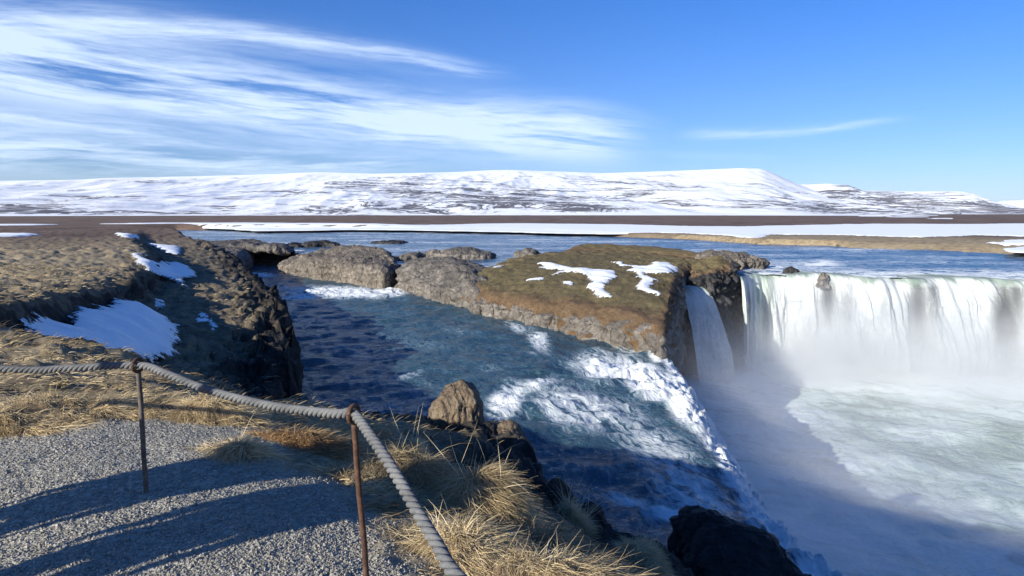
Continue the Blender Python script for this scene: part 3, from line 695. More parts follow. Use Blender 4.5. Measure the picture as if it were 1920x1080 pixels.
def chan_wave(x, y, fu, fv, fo):
    a = .15+.18*np.clip(fo-.3, 0, 1)+.05*sstep(-12, -2, lipd(x, y))
    return a*(fbm(fu*.45, fv*.8, 0*x, 4)+1.25*np.clip(fo-.45, 0, 1)*(ridged(fu*1.1, fv*1.2, 0*x, 4, .6)-.7))+.16*sstep(-1.2, .4, lipd(x, y))*fbm(x*1.6, y*1.6, 0*x+3, 4)
def chan_keep(x, y): return (sdist(x, y, CHAN) > -.3) | ((lipd(x, y) > -1) & (lipd(x, y) < 4.2) & (y > 7) & (y < 38.4))
tag(sheet('channel_water', -42, 40, 620, 7.5, 112, 420, chan_z, lambda x, y: ((sdist(x, y, CHAN) > -.3) | ((lipd(x, y) > -1) & (lipd(x, y) < 4.3) & (y > 8) & (y < 38.6))), chan_foam, chan_flow, MCHAN, chan_wave), kind='structure')
CRA = np.array(smoothline(CREST, 200))
def crest_d(x, y):
    """metres upstream of the main brink"""
    return y-np.interp(x, CRA[:, 0], CRA[:, 1])
def riv_foam(x, y, px_, py_):
    f_ = .45+.17*perlin(x*.05, y*.11, 0*x)+.22*sstep(14, 3, crest_d(x, y))*(x > 20)+.22*sstep(2.2, .4, crest_d(x, y))*(x > 20)
    f_ = np.maximum(f_, blobs(px_, py_, [(1540, 494, 80, 12, .72, 0), (1440, 503, 60, 13, .72, 10), (1390, 512, 30, 10, .7, 10), (1650, 488, 60, 5, .5, 0), (1800, 505, 120, 6, .5, 0), (1600, 500, 120, 12, .48, 0), (1700, 500, 140, 10, .46, 0), (700, 480, 60, 8, .62, 0), (740, 470, 60, 8, .5, 0), (620, 447, 160, 8, .40, 0), (520, 470, 60, 8, .55, -20), (1050, 458, 160, 6, .40, 0), (900, 455, 300, 20, .34, 0), (1900, 515, 60, 10, .5, 0), (500, 440, 250, 8, .33, 0)]))
    return f_+.10*fbm(x*.08, y*.16, 0*x, 3)
def riv_keep(x, y): return (sdist(x, y, POOL) < np.where(x < 22.6, -2.2, .3)) & (sdist(x, y, CHAN) < .6) & (sdist(x, y, RIVER) > -12)
tag(sheet('river', -40, 46, 620, 50, 330, 330, lambda x, y: np.full(x.shape, W1)-.25*sstep(4, 0, crest_d(x, y))*(x > 20), riv_keep, riv_foam, lambda x, y: (x*.25+y*.97, x*.97-y*.25), MRIVER, lambda x, y, u, v_, fo: (.07+.22*np.clip(fo-.3, 0, 1))*fbm(x*.35, y*.6, 0*x, 4)), kind='structure')
def pool_foam(x, y, px_, py_):
    f_ = .50+.34*sstep(16, 4, -crest_d(x, y))+.18*sstep(7, 2, lipd(x, y))
    f_ = np.maximum(f_, blobs(px_, py_, [(1600, 875, 60, 20, .82, 15), (1520, 780, 150, 40, .7, 10)]))
    return f_+.22*fbm(x*.14, y*.2, 0*x+4, 3)
tag(sheet('pool_water', -4, 62, 480, 11, 90, 300, lambda x, y: np.full(x.shape, W3), lambda x, y: (sdist(x, y, POOL) > -.6) & (lipd(x, y) > 1), pool_foam, lambda x, y: (x*.55+y*.83, x*.83-y*.55), MPOOL, lambda x, y, u, v_, fo: .30*fbm(u*.22, v_*.13, 0*x, 4)+.10*fbm(x*.9, y*.9, 0*x, 3)), kind='structure')

def curtain(name, crest, outd, run, drop, nu, nv, label, ups=2.5, amp=.5, seed=0, veil=None, lobes=0, top=.03, zrun=None, spread=0, foam0=.15, fullat=2.2, shadeless=0, mat=None):
    c = smoothline(crest, nu); arc = np.concatenate([[0], np.cumsum(np.linalg.norm(np.diff(c, axis=0), axis=1))])
    od = np.array(resample(outd, nu)[0]); od /= np.linalg.norm(od, axis=1)[:, None]
    s = np.concatenate([np.linspace(-ups, 0, 14, endpoint=False), np.linspace(0, 1, nv)])
    U, Sx = np.meshgrid(np.arange(nu), s, indexing='ij'); a = arc[U]
    lob = lobes*fbm(a*.22+seed, 0*a, 0*a, 3)
    q = np.clip(Sx, 0, 1); d = drop*q**1.5; h = run*(1+.25*fbm(a*.25+seed*3, 0*a+3, 0*a, 3))*np.sqrt(d/drop)
    hor = np.where(Sx < 0, Sx, h)+lob*np.clip(1+Sx/ups, 0, 1)
    tang = np.stack([od[:, 1], -od[:, 0]], -1)
    cen = (a-arc[-1]/2)*spread*q
    x = c[U, 0]+od[U, 0]*hor-tang[U, 0]*cen; y = c[U, 1]+od[U, 1]*hor-tang[U, 1]*cen
    z = c[U, 2]+top-d
    k = np.clip(d/2.5, 0, 1)
    n = amp*k*(.8*fbm(a*.7+seed, d*.10, 0*a, 4)+.26*fbm(a*1.5+seed+.1*d, d*.25, 0*a, 4, .5)+.05*fbm(a*4.5+seed, d*1.0, 0*a, 3))+.06*(1-k)*fbm(a*1.3, hor*1.0, 0*a+seed, 3)
    x = x+od[U, 0]*n; y = y+od[U, 1]*n; z = z+.35*n*(k < 1)*k+(1-k)*.5*n
    fo = foam0+(1-foam0)*np.clip((d+.5*fbm(a*.5+seed, 0*a, 0*a+9, 3)*2)/fullat, 0, 1)**.7
    ve = 0*a if veil is None else veil(x, y, z, d)
    v = np.stack([x, y, z], -1).reshape(-1, 3)
    o = mk(name, v, gridf(nu, len(s)), mat or MFALL, attrs={'foam': fo.ravel(), 'fu': a.ravel()+seed*10, 'fd': d.ravel(), 'veil': ve.ravel()})
    return tag(o, label, 'waterfall')
c3 = [(x, y, W1-.14+.13*math.sin(i*2.3)) for i, (x, y) in enumerate(CREST)]
c3 = [tuple(q) for q in (lambda cc: cc+np.stack([0*cc[:, 0], .35*fbm(cc[:, 0]*.5, 0*cc[:, 0], 0*cc[:, 0]+2, 3), .16*fbm(cc[:, 0]*.45, 0*cc[:, 0], 0*cc[:, 0], 3)-.02], -1))(smoothline(c3, 120))]
def mveil(x, y, z, d):
    px_, py_ = proj(x, y, z)
    v_ = blobs(px_, py_, [(1722, 585, 24, 85, 1.0, 0), (1748, 570, 20, 75, .75, 0), (1885, 610, 30, 95, 1.15, 0), (1905, 560, 22, 70, .85, 0), (1553, 560, 17, 50, 1.0, 0), (1588, 575, 16, 65, .6, 0), (1440, 580, 12, 60, .45, 0), (1660, 560, 14, 50, .4, 0)])
    return v_*np.clip(d/.8, 0, 1)
outd = [(-.1, -1), (.25, -1), (.35, -1), (.15, -1), (0, -1), (0, -1), (-.05, -1), (-.1, -1), (-.12, -1), (-.15, -1), (-.3, -1), (-.35, -1)]
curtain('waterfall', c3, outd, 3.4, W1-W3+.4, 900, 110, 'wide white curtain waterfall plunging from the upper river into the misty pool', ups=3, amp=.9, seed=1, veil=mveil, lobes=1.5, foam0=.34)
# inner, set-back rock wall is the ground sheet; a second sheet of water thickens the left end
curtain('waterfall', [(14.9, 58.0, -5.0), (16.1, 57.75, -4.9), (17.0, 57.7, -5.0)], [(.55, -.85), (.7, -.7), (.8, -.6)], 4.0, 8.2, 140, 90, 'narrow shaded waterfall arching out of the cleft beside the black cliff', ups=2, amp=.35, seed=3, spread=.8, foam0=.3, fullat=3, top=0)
g1 = P(747, 486, W1); 
curtain('cascade', [(-16.6, 84, W1), (-14.8, 82.5, W1), (-13.2, 80.5, W1)], [(.3, -1), (.3, -1), (.3, -1)], 5, 2.1, 60, 30, 'small white cascade between the fluted rock and the bare hump', ups=3, amp=.4, seed=4, foam0=.6, fullat=.6)
curtain('cascade', [(-36.5, 100, W1), (-34.5, 99.5, W1), (-32.5, 98.5, W1)], [(0, -1), (0, -1), (.1, -1)], 4, 2.1, 50, 24, 'small white cascade beside the cave rock', ups=3, amp=.3, seed=5, foam0=.6, fullat=.6)

# ------------------------------------------------------------------ mist over the pool
def mist_mat():
    m = start('mist'); p = pos(); x, y, z = xyz(p)
    # wall of spray at the foot of the wide fall: brink runs roughly y = 67.2 - .155 x
    dd = (66.8-x*.165)-3.5-y
    near = M('EXPONENT', -(dd*dd)/80.0)*smooth(21., 28., x)
    hz = M('EXPONENT', -(M('MAXIMUM', z+13.0, 0.))/2.5)
    n = noise(vec(x*.13, y*.13, z*.16), 1, 5, .55, .3)
    n = smooth(.30, .72, n)
    wide = M('EXPONENT', -(M('MAXIMUM', z+13.0, 0.))/2.0)*.010*smooth(14., 22., x)
    # spray along the foot of the near brink and of the narrow fall
    ex_ = x-(6.4+y*.10)-3.6
    lipm = M('EXPONENT', -(ex_*ex_)/11.0)*M('EXPONENT', -(M('MAXIMUM', z+12.5, 0.))/3.6)*smooth(46., 32., y)
    nar = M('EXPONENT', -((x-19.6)*(x-19.6)+(y-53.)*(y-53.))/16.0)*M('EXPONENT', -(M('MAXIMUM', z+13.0, 0.))/2.4)
    d = near*hz*(.10+n*.62)+wide*(.4+n)+lipm*(.02+n*.16)+nar*(.03+n*.14)
    fade = smooth(-3.6, -5.6, z)*smooth(90., 84., x)*smooth(66., 62.5, y)*smooth(10., 14., y)
    v = T.nodes.new('ShaderNodeVolumePrincipled'); put(v.inputs['Color'], (.97, .975, .98)); put(v.inputs['Density'], d*fade*1.35); put(v.inputs['Anisotropy'], .0)
    return done(m, None, S(v.outputs[0]))
b = bmesh.new(); bmesh.ops.create_cube(b, size=1)
for q in b.verts: q.co = Vector((49+q.co.x*84, 38+q.co.y*58, -9.3+q.co.z*11.6))
me = bpy.data.meshes.new('mist'); b.to_mesh(me); b.free(); me.materials.append(mist_mat())
mo = bpy.data.objects.new('mist', me); COL.objects.link(mo); tag(mo, 'white spray drifting up from the foot of the falls', 'mist', kind='stuff')

m = start('air'); v_ = T.nodes.new('ShaderNodeVolumePrincipled'); put(v_.inputs['Color'], (.86, .92, 1.)); put(v_.inputs['Density'], 1.7e-5); done(m, None, S(v_.outputs[0]))
b = bmesh.new(); bmesh.ops.create_cube(b, size=1)
for q in b.verts: q.co = Vector((q.co.x*32000, q.co.y*32000, 340+q.co.z*740))
me = bpy.data.meshes.new('haze'); b.to_mesh(me); b.free(); me.materials.append(m)
ho = bpy.data.objects.new('haze', me); COL.objects.link(ho); tag(ho, 'thin pale air that softens the farthest hills', 'haze', kind='stuff')
# ------------------------------------------------------------------ snow patches
from mathutils.bvhtree import BVHTree
dg = bpy.context.evaluated_depsgraph_get()
def bvh(objs):
    vs, fs, o0 = [], [], 0
    for ob in objs:
        me = ob.data; a = np.empty(len(me.vertices)*3, np.float32); me.vertices.foreach_get('co', a); a = a.reshape(-1, 3)
        l = np.empty(len(me.loops), np.int32); me.loops.foreach_get('vertex_index', l); l = l.reshape(-1, 4)
        vs.append(a); fs.append(l+o0); o0 += len(a)
    return BVHTree.FromPolygons(np.vstack(vs).tolist(), np.vstack(fs).tolist())
isl = bpy.data.objects['rock_island']
B_ISL = bvh([isl]+list(isl.children))
g_in = np.hypot(v[:1, 0], v[:1, 1])
def hit(B, px_, py_):
    x, y, w = ray(px_, py_); h = B.ray_cast(Vector((0, 0, CAMZ)), Vector((float(x), float(y), float(w))).normalized())
    return h[0]
def ground_hit(px_, py_):
    x, y, w = (float(t) for t in ray(px_, py_)); t = np.geomspace(2, 220, 6000)
    z = zat(x*t, y*t); below = np.nonzero(CAMZ+w*t < z)[0]
    i = below[0] if len(below) else -1; return (x*t[i], y*t[i], float(z[i]))
def snow(poly_px, label, zfun, hitf, res, thick=.10, jit=.25, name='snow_patch', mat=MSNOW, group=None, zplane=None, lift=.0):
    pts = []
    for a, b_ in poly_px:
        if zplane is not None: pts.append(PXY(a, b_, zplane))
        else:
            h = hitf(a, b_)
            if h is not None: pts.append((h[0], h[1]))
    pw = smoothline(pts, max(60, len(pts)*12), True)
    th = fbm(pw[:, 0]/jit*.25, pw[:, 1]/jit*.25, 0*pw[:, 0], 4); th2 = fbm(pw[:, 0]/jit*.25+50, pw[:, 1]/jit*.25, 0*pw[:, 0], 4)
    pw = pw+np.stack([th, th2], -1)*jit
    lo_, hi_ = pw.min(0)-res, pw.max(0)+res
    rx, ry = (res, res) if np.isscalar(res) else res
    xs = np.arange(lo_[0], hi_[0]+rx, rx); ys = np.arange(lo_[1], hi_[1]+ry, ry)
    X, Y = np.meshgrid(xs, ys, indexing='ij'); sd = sdist(X, Y, pw.tolist())
    ins = sd > 0; f = gridf(*X.shape); keep = ins.ravel()[f].any(1); f = f[keep]
    # snap outside corners of kept cells onto the outline
    x, y, sdr = X.ravel().copy(), Y.ravel().copy(), sd.ravel()
    need = np.unique(f); outv = need[sdr[need] < 0]
    P0 = pw; P1 = np.roll(pw, -1, 0); E = P1-P0
    for i in outv:
        q = np.array([x[i], y[i]]); t = np.clip(((q-P0)*E).sum(1)/((E*E).sum(1)+1e-12), 0, 1); c = P0+E*t[:, None]
        j = ((c-q)**2).sum(1).argmin(); x[i], y[i] = c[j]
    V = np.stack([x, y, 0*x], -1); V, f, at = compact(V, f, {'sd': np.maximum(sdr, 0)})
    z = zfun(V[:, 0], V[:, 1]); dd = at['sd']
    V[:, 2] = z+lift+np.where(dd > 0, thick*(1-np.exp(-dd/(thick*2.2)))+.25*thick*fbm(V[:, 0]*.8, V[:, 1]*.8, 0*z, 3)*np.clip(dd/(thick*3), 0, 1)+.012, -.05)
    o = mk(name, V, f, mat, attrs={'edge': np.clip(dd/(.7 if zplane is None or zplane > -3.1 else 3.), 0, 1)}); n0 = vnormals(V, f)
    if n0[:, 2].mean() < 0: o.data.flip_normals()
    return tag(o, label, 'snow', group)
def zisl(x, y):
    return sum(zisl1(x+a, y+b_) for a, b_ in ((0, 0), (.4, 0), (-.4, 0), (0, .4), (0, -.4)))/5
def zisl1(x, y):
    out = []
    for a, b_ in zip(x, y):
        h = B_ISL.ray_cast(Vector((float(a), float(b_), 5)), Vector((0, 0, -1))); out.append(h[2] is not None and h[0].z if h[0] else -4.)
    return np.array(out, float)
hi = lambda a, b_: hit(B_ISL, a, b_)
snow([(1010, 494), (1040, 495), (1075, 503), (1110, 503), (1145, 508), (1158, 516), (1150, 525), (1138, 534), (1135, 546), (1152, 551), (1172, 552), (1150, 557), (1135, 560), (1115, 555), (1098, 543), (1096, 535), (1106, 530), (1100, 522), (1085, 515), (1060, 513), (1038, 517), (1050, 508), (1018, 503)], 'largest snow patch on the island turf, a crooked strip', zisl, hi, .13, .18, .5)
snow([(1146, 491), (1170, 493), (1190, 500), (1215, 497), (1235, 492), (1255, 494), (1266, 502), (1263, 512), (1240, 513), (1214, 513), (1222, 521), (1234, 527), (1226, 540), (1238, 556), (1222, 554), (1205, 548), (1190, 535), (1200, 522), (1186, 511), (1172, 509), (1184, 504), (1160, 497)], 'forked snow patch on the island turf by the narrow fall', zisl, hi, .13, .18, .5)
snow([(1052, 530), (1062, 527), (1076, 529), (1074, 535), (1058, 535)], 'small oval snow patch on the island turf', zisl, hi, .12, .06, .1)
snow([(985, 524), (1005, 522), (1022, 520), (1018, 525), (990, 527)], 'thin sliver of snow on the left of the island turf', zisl, hi, .12, .06, .1)
snow([(918, 496), (944, 495), (942, 501), (920, 503)], 'snow scrap in the dip between the bare hump and the island', zisl, hi, .16, .1, .1)
def zsm(x, y, r_=1.2):
    s_ = 0; n_ = 0
    for q in (0, .5, 1):
        for a_ in np.linspace(0, 6.283, 9)[:-1]: s_ = s_+zat(x+q*r_*np.cos(a_), y+q*r_*np.sin(a_)); n_ += 1
    return s_/n_+.16
GUL = [(-12.9, 16.6), (-13.9, 18.2), (-14.3, 20.3), (-15.6, 22.6), (-16.1, 24.6), (-17.2, 28.4), (-16.5, 28.9), (-15.2, 28), (-14.1, 27), (-13.2, 25.2), (-12.4, 23.4), (-11.9, 21.5), (-11.5, 18.5), (-10.9, 15.5), (-11.3, 13.8), (-12.4, 14.6)]
_g = np.array(GUL); GT = TPS(np.column_stack([_g, zsm(_g[:, 0], _g[:, 1], 1.)]), .5)
def zgul(x, y): return np.maximum(GT(x, y)+.05, zsm(x, y, .8)-.02)
snow([tuple(proj(np.array(a), np.array(b_), np.array(-3.))) for a, b_ in GUL], 'big blue-shaded snow patch filling the gully behind the rope', zgul, None, .16, .28, .3, zplane=-3.)
snow([(252, 480), (268, 476), (285, 490), (300, 484), (330, 495), (366, 512), (366, 525), (345, 527), (352, 545), (340, 540), (318, 528), (300, 528), (280, 512), (262, 498), (250, 494)], 'jagged shaded snow patch high on the dark river slope', zsm, ground_hit, .25, .2, .4)
snow([(272, 458), (300, 462), (338, 465), (336, 480), (318, 478), (292, 468)], 'snow strip farther up the dark river slope', zsm, ground_hit, .35, .2, .4)
snow([(212, 436), (235, 441), (260, 444), (262, 449), (240, 447), (225, 445)], 'farthest snow strip on the crest of the left bank', zsm, ground_hit, .6, .25, .5)
snow([(368, 585), (384, 588), (402, 600), (410, 612), (398, 622), (386, 612), (370, 605)], 'ragged little snow patch on the black cliff face', zat, ground_hit, .1, .1, .25)
snow([(280, 568), (296, 560), (310, 570), (310, 582), (295, 578)], 'scrap of snow right above the big gully patch', zat, ground_hit, .1, .08, .2)
zf = -3.28
flat = lambda x, y: np.maximum(zat(x, y), -3.6)
def farsnow(poly, label, res, z=zf): return snow(poly, label, flat, None, res, .16, 3.2, 'snow_field', MSNOWF, zplane=z)
farsnow([(352, 420), (420, 418), (500, 418.5), (640, 419), (760, 423), (850, 421), (960, 419), (1080, 420), (1180, 421), (1300, 424), (1420, 424), (1540, 421), (1640, 420), (1800, 420), (1990, 420), (1990, 440), (1840, 441), (1700, 443.5), (1640, 442), (1560, 440), (1450, 440), (1430, 446), (1400, 445), (1330, 439), (1230, 436), (1140, 436.5), (1050, 435), (950, 433), (900, 432), (800, 430), (640, 429), (500, 431), (430, 428), (370, 425)], 'long white snowfield along the far river bank', (1.6, 2.5))
farsnow([(-60, 418), (40, 416), (98, 419), (60, 423), (-60, 424)], 'snow strip on the heath at the far left edge', (1.2, 2.), -1.9)
farsnow([(190, 419), (250, 416), (330, 415), (400, 415), (330, 418), (260, 420)], 'narrow snow strip on the heath below the left hill', (1.6, 2.5), -2.6)
farsnow([(-40, 442), (30, 440), (62, 441), (30, 446), (-40, 446)], 'snow scrap on the brown heath behind the hummocks', (.6, 1.), -1.3)
farsnow([(252, 428), (290, 427), (320, 428), (318, 430), (262, 430)], 'thin snow line by the far end of the left bank', (1., 1.5), -2.8)
farsnow([(1872, 457), (1900, 451), (1990, 449), (1990, 458), (1920, 460)], 'upper snow patch on the brown spit at the right', (.5, .8), -3.4)
farsnow([(1882, 469), (1908, 464), (1990, 462), (1990, 470)], 'lower snow patch on the brown spit at the right', (.5, .8), -3.4)

for poly, lab in (([(1610, 405), (1650, 403.5), (1672, 405), (1640, 406)], 'faint snow fleck far out on the brown plain'), ([(1660, 406.5), (1700, 405.5), (1745, 406.5), (1700, 407.5)], 'second snow fleck far out on the brown plain, nearer the right edge'), ([(1735, 410), (1765, 409), (1790, 410), (1760, 411)], 'tiny snow fleck on the plain above the long snowfield')):
    farsnow(poly, lab, (3., 14.))

# ------------------------------------------------------------------ hills
def hill(name, sky_px, r0, r1, mat, bare=0.0, slant=0.0, rough=1.0, nseg=900, foot=None, amp=22):
    a, e = angs([p[0] for p in sky_px], [p[1] for p in sky_px])
    azs = np.linspace(a[0], a[-1], nseg); es = np.interp(azs, a, e)
    k = np.ones(7)/7; es = np.convolve(np.pad(es, 3, 'edge'), k, 'valid')
    ts = np.concatenate([np.linspace(0, 1, 150), [1.06, 1.2, 1.6]])
    A_, t_ = np.meshgrid(np.radians(azs), ts, indexing='ij')
    H = (r1*np.tan(np.radians(es)))[:, None]
    tt = np.minimum(t_, 1); r = r0+(r1-r0)*t_
    z = -3.2+(H+CAMZ+3.2-1.7)*(tt**1.25)*np.where(t_ > 1, 1-(t_-1)*1.2, 1)
    x, y = r*np.sin(A_), r*np.cos(A_)
    env = np.clip(tt*6, 0, 1)*np.clip((1-tt)*5, 0, 1)
    gul = fbm(x*.0022, y*.0006, 0*x, 5)
    z = z+env*amp*rough*.65*(gul+.6*(ridged(x*.0045, y*.0012, 0*x, 4)-.9))
    az_deg = np.degrees(A_)
    sl = x*slant/1000
    br = 0*x+bare+.12*np.exp(-((az_deg+3)/16)**2)*(1-tt)-.5*np.exp(-(tt/.05)**2)
    return mk(name, np.stack([x, y, z], -1).reshape(-1, 3), gridf(nseg, len(ts)), mat, attrs={'t': tt.ravel(), 'az': az_deg.ravel(), 'slant': sl.ravel(), 'bare': br.ravel()})
tag(hill('hills', [(-700, 345), (-200, 340), (0, 338), (150, 336), (200, 333), (350, 330), (500, 326), (600, 322), (700, 325), (850, 322), (920, 318.5), (960, 318), (1080, 322), (1130, 324), (1280, 319), (1400, 314), (1430, 316), (1455, 326), (1490, 342), (1520, 352), (1560, 363), (1620, 378), (1700, 392), (1760, 400)], 1050, 3200, MHILL, slant=1.5), kind='structure')
tag(hill('hills', [(1440, 380), (1470, 345), (1500, 345), (1560, 345), (1590, 350), (1615, 362), (1660, 378), (1740, 394), (1800, 400)], 1500, 3700, MHILL, bare=.35, slant=2, amp=35), kind='structure')
tag(hill('hills', [(1540, 380), (1590, 358), (1610, 356.5), (1680, 358), (1800, 359), (1825, 363), (1850, 372), (1880, 384), (1915, 396), (1940, 401)], 1900, 5200, MHILL2, bare=.45, slant=2, amp=40), kind='structure')
tag(hill('hills', [(1780, 400), (1850, 382), (1880, 376), (1940, 374), (2100, 372), (2600, 380)], 7000, 9000, MHILL3), kind='structure')

# ------------------------------------------------------------------ fence: posts with ring eyes, one rope
def tube(path, r, ns=8, closed=False, cap=True):
    p = np.array(path, float); n = len(p)
    tg = np.gradient(p, axis=0) if not closed else np.roll(p, -1, 0)-np.roll(p, 1, 0)
    tg /= np.linalg.norm(tg, axis=1)[:, None]+1e-12
    up = np.array([0, 0, 1.]); a = np.cross(tg, up); bad = np.linalg.norm(a, axis=1) < .2
    a[bad] = np.cross(tg[bad], [0, 1., 0]); a /= np.linalg.norm(a, axis=1)[:, None]; b_ = np.cross(tg, a)
    th = np.linspace(0, 2*np.pi, ns, endpoint=False); rr_ = np.broadcast_to(np.asarray(r, float), (n,))
    v = p[:, None]+rr_[:, None, None]*(np.cos(th)[None, :, None]*a[:, None]+np.sin(th)[None, :, None]*b_[:, None])
    i = np.arange(n if closed else n-1)[:, None]; j = np.arange(ns)[None]; i2 = (i+1) % n
    f = np.stack([i*ns+j, i2*ns+j, i2*ns+(j+1) % ns, i*ns+(j+1) % ns], -1).reshape(-1, 4)
    v = v.reshape(-1, 3)
    if cap and not closed:
        c = len(v); v = np.vstack([v, p[:1]-tg[:1]*rr_[0]*.3, p[-1:]+tg[-1:]*rr_[-1]*.3]); k = np.arange(ns); k2 = (k+1) % ns; e = (n-1)*ns
        f = np.vstack([f, np.stack([k, k2, k2*0+c, k2*0+c], -1), np.stack([k2+e, k+e, k*0+c+1, k*0+c+1], -1)])
    return v, f
def tri_ok(v, f): return v, f
class MB:
    def __init__(s): s.v, s.f, s.n, s.t = [], [], 0, []
    def add(s, v, f, t=0.): s.v.append(v); s.f.append(f+s.n); s.n += len(v); s.t.append(np.full(len(v), t) if np.isscalar(t) else t)
    def obj(s, name, mat, parent=None, smooth=True): return mk(name, np.vstack(s.v), np.vstack(s.f), mat, parent, smooth, {'tint': np.concatenate(s.t)})
def post(base, top, rr_, label, mat, ringdir):
    base, top = np.array(base, float), np.array(top, float); d = top-base; h = np.linalg.norm(d); d /= h
    root = bpy.data.objects.new('fence_post', None); COL.objects.link(root); root.location = base; root.empty_display_size = .1
    n = 40; p = d[None]*np.linspace(-.15, h-.045, n)[:, None]
    p = p+np.stack([fbm(np.linspace(0, 3, n), 0*p[:, 0]+base[0], 0*p[:, 0], 2), fbm(np.linspace(0, 3, n), 0*p[:, 0]+9, 0*p[:, 0], 2), 0*p[:, 0]], -1)*.004
    v, f = tube(p, rr_*(1+.06*fbm(np.linspace(0, 20, n), 0*p[:, 0], 0*p[:, 0], 2)), 12); mb = MB(); mb.add(v, f); mb.obj('shaft', mat, root)
    c = d*h; rd = np.array(ringdir, float); rd[2] = 0; rd /= np.linalg.norm(rd); side = np.array([-rd[1], rd[0], 0])
    th = np.linspace(0, 2*np.pi, 40, endpoint=False); R_ = .036
    v, f = tube(c[None]+R_*(np.cos(th)[:, None]*side[None]+np.sin(th)[:, None]*np.array([0, 0, 1.])[None]), .0105, 10, closed=True)
    mb = MB(); mb.add(v, f); mb.obj('ring', MRUST, root)
    return tag(root, label, 'fence post', 'iron posts carrying the rope')
p1b = P(275, 940, 0); p1t = PD(258.5, 685, p1b[1]+.0)
p2t = PD(663, 776, 2.66); p2b = PD(689, 1112, 2.70)
p0b = np.array([-4.75, 3.95, .02]); p0t = np.array([-4.78, 3.95, .84]); p3b = np.array([.62, .72, 0.0]); p3t = np.array([.62, .70, .80])
post(p1b, p1t, .0135, 'weathered brown iron post standing on the gravel farther along the rope', MIRON, p2t-p0t)
post(p2b, p2t, .0135, 'rusty leaning iron post at the bend where the rope turns down', MRUST, np.array([.9, -.35, 0]))
post(p0b, p0t, .0135, 'iron post at the far left end of the rope', MIRON, (1, 0, 0))
post(p3b, p3t, .0135, 'iron post nearest to the viewer where the rope ends', MIRON, (.7, -.7, 0))
def sagpts(a, b_, via): return [a]+via+[b_]
v01 = [PD(0, 691, 3.78), PD(130, 690, 3.70)]
def along(a, b_, pxs):
    out = []
    for px_, py_ in pxs:
        t = (px_-proj(*a)[0])/(proj(*b_)[0]-proj(*a)[0]); Y = a[1]+(b_[1]-a[1])*t; out.append(PD(px_, py_, Y))
    return out
v12 = along(p1t, p2t, [(310, 700), (380, 728), (450, 748), (520, 763), (590, 772), (635, 776)])
v23 = [PD(693, 815, 2.46), PD(725, 862, 2.28), PD(757, 915, 2.12), PD(790, 972, 1.97), PD(822, 1025, 1.84), PD(858, 1082, 1.71), np.array([.1, 1.38, .62])]
rp = smoothline([p0t]+v01+[p1t]+v12+[p2t]+v23+[p3t], 1500)
arc = np.concatenate([[0], np.cumsum(np.linalg.norm(np.diff(rp, axis=0), axis=1))])
tg = np.gradient(rp, axis=0); tg /= np.linalg.norm(tg, axis=1)[:, None]; sd_ = np.cross(tg, [0, 0, 1.]); sd_ /= np.linalg.norm(sd_, axis=1)[:, None]; u2 = np.cross(sd_, tg)
mb = MB(); RR = .0205
for k in range(3):
    ph = arc/.105*2*np.pi+k*2*np.pi/3
    path = rp+RR*.57*(np.cos(ph)[:, None]*sd_+np.sin(ph)[:, None]*u2)
    v_, f_ = tube(path, RR*.53, 9); mb.add(v_, f_, np.repeat(arc, 8).tolist()+[0, 0] if False else .5)
tag(mb.obj('rope', MROPE), 'thick grey twisted rope threaded through the post rings', 'rope')

# ------------------------------------------------------------------ grass
def blades(root, d0, length, width, bend, nseg=4, droop=1.0, sidew=None):
    """root Nx3, d0 Nx3 start direction, bend Nx3 direction it curls to"""
    n = len(root); t = np.linspace(0, 1, nseg+1)
    d0 = d0/np.linalg.norm(d0, axis=1)[:, None]; bend = bend/np.linalg.norm(bend, axis=1)[:, None]
    pts = [root]; cur = root
    for k in range(1, nseg+1):
        w = (k/nseg)*droop; d = d0*(1-w)+bend*w; d = d/(np.linalg.norm(d, axis=1)[:, None]+1e-9)
        cur = cur+d*(length/nseg)[:, None]; pts.append(cur)
    pts = np.stack(pts, 1)
    view = root-np.array([0, 0, CAMZ]); rnd = RNG.normal(size=(n, 3))*.6
    side = np.cross(d0, view/np.linalg.norm(view, axis=1)[:, None]+rnd); side /= np.linalg.norm(side, axis=1)[:, None]+1e-9
    wt = width[:, None]*(1-t[None]**1.6*.85)
    v = np.stack([pts-side[:, None]*wt[..., None]*.5, pts+side[:, None]*wt[..., None]*.5], 2)
    v = v.reshape(n, -1, 3); m = 2*(nseg+1)
    base = (np.arange(n)*m)[:, None]; q = np.arange(nseg)[None]*2
    f = np.stack([base+q, base+q+1, base+q+3, base+q+2], -1).reshape(-1, 4)
    return v.reshape(-1, 3), f, m
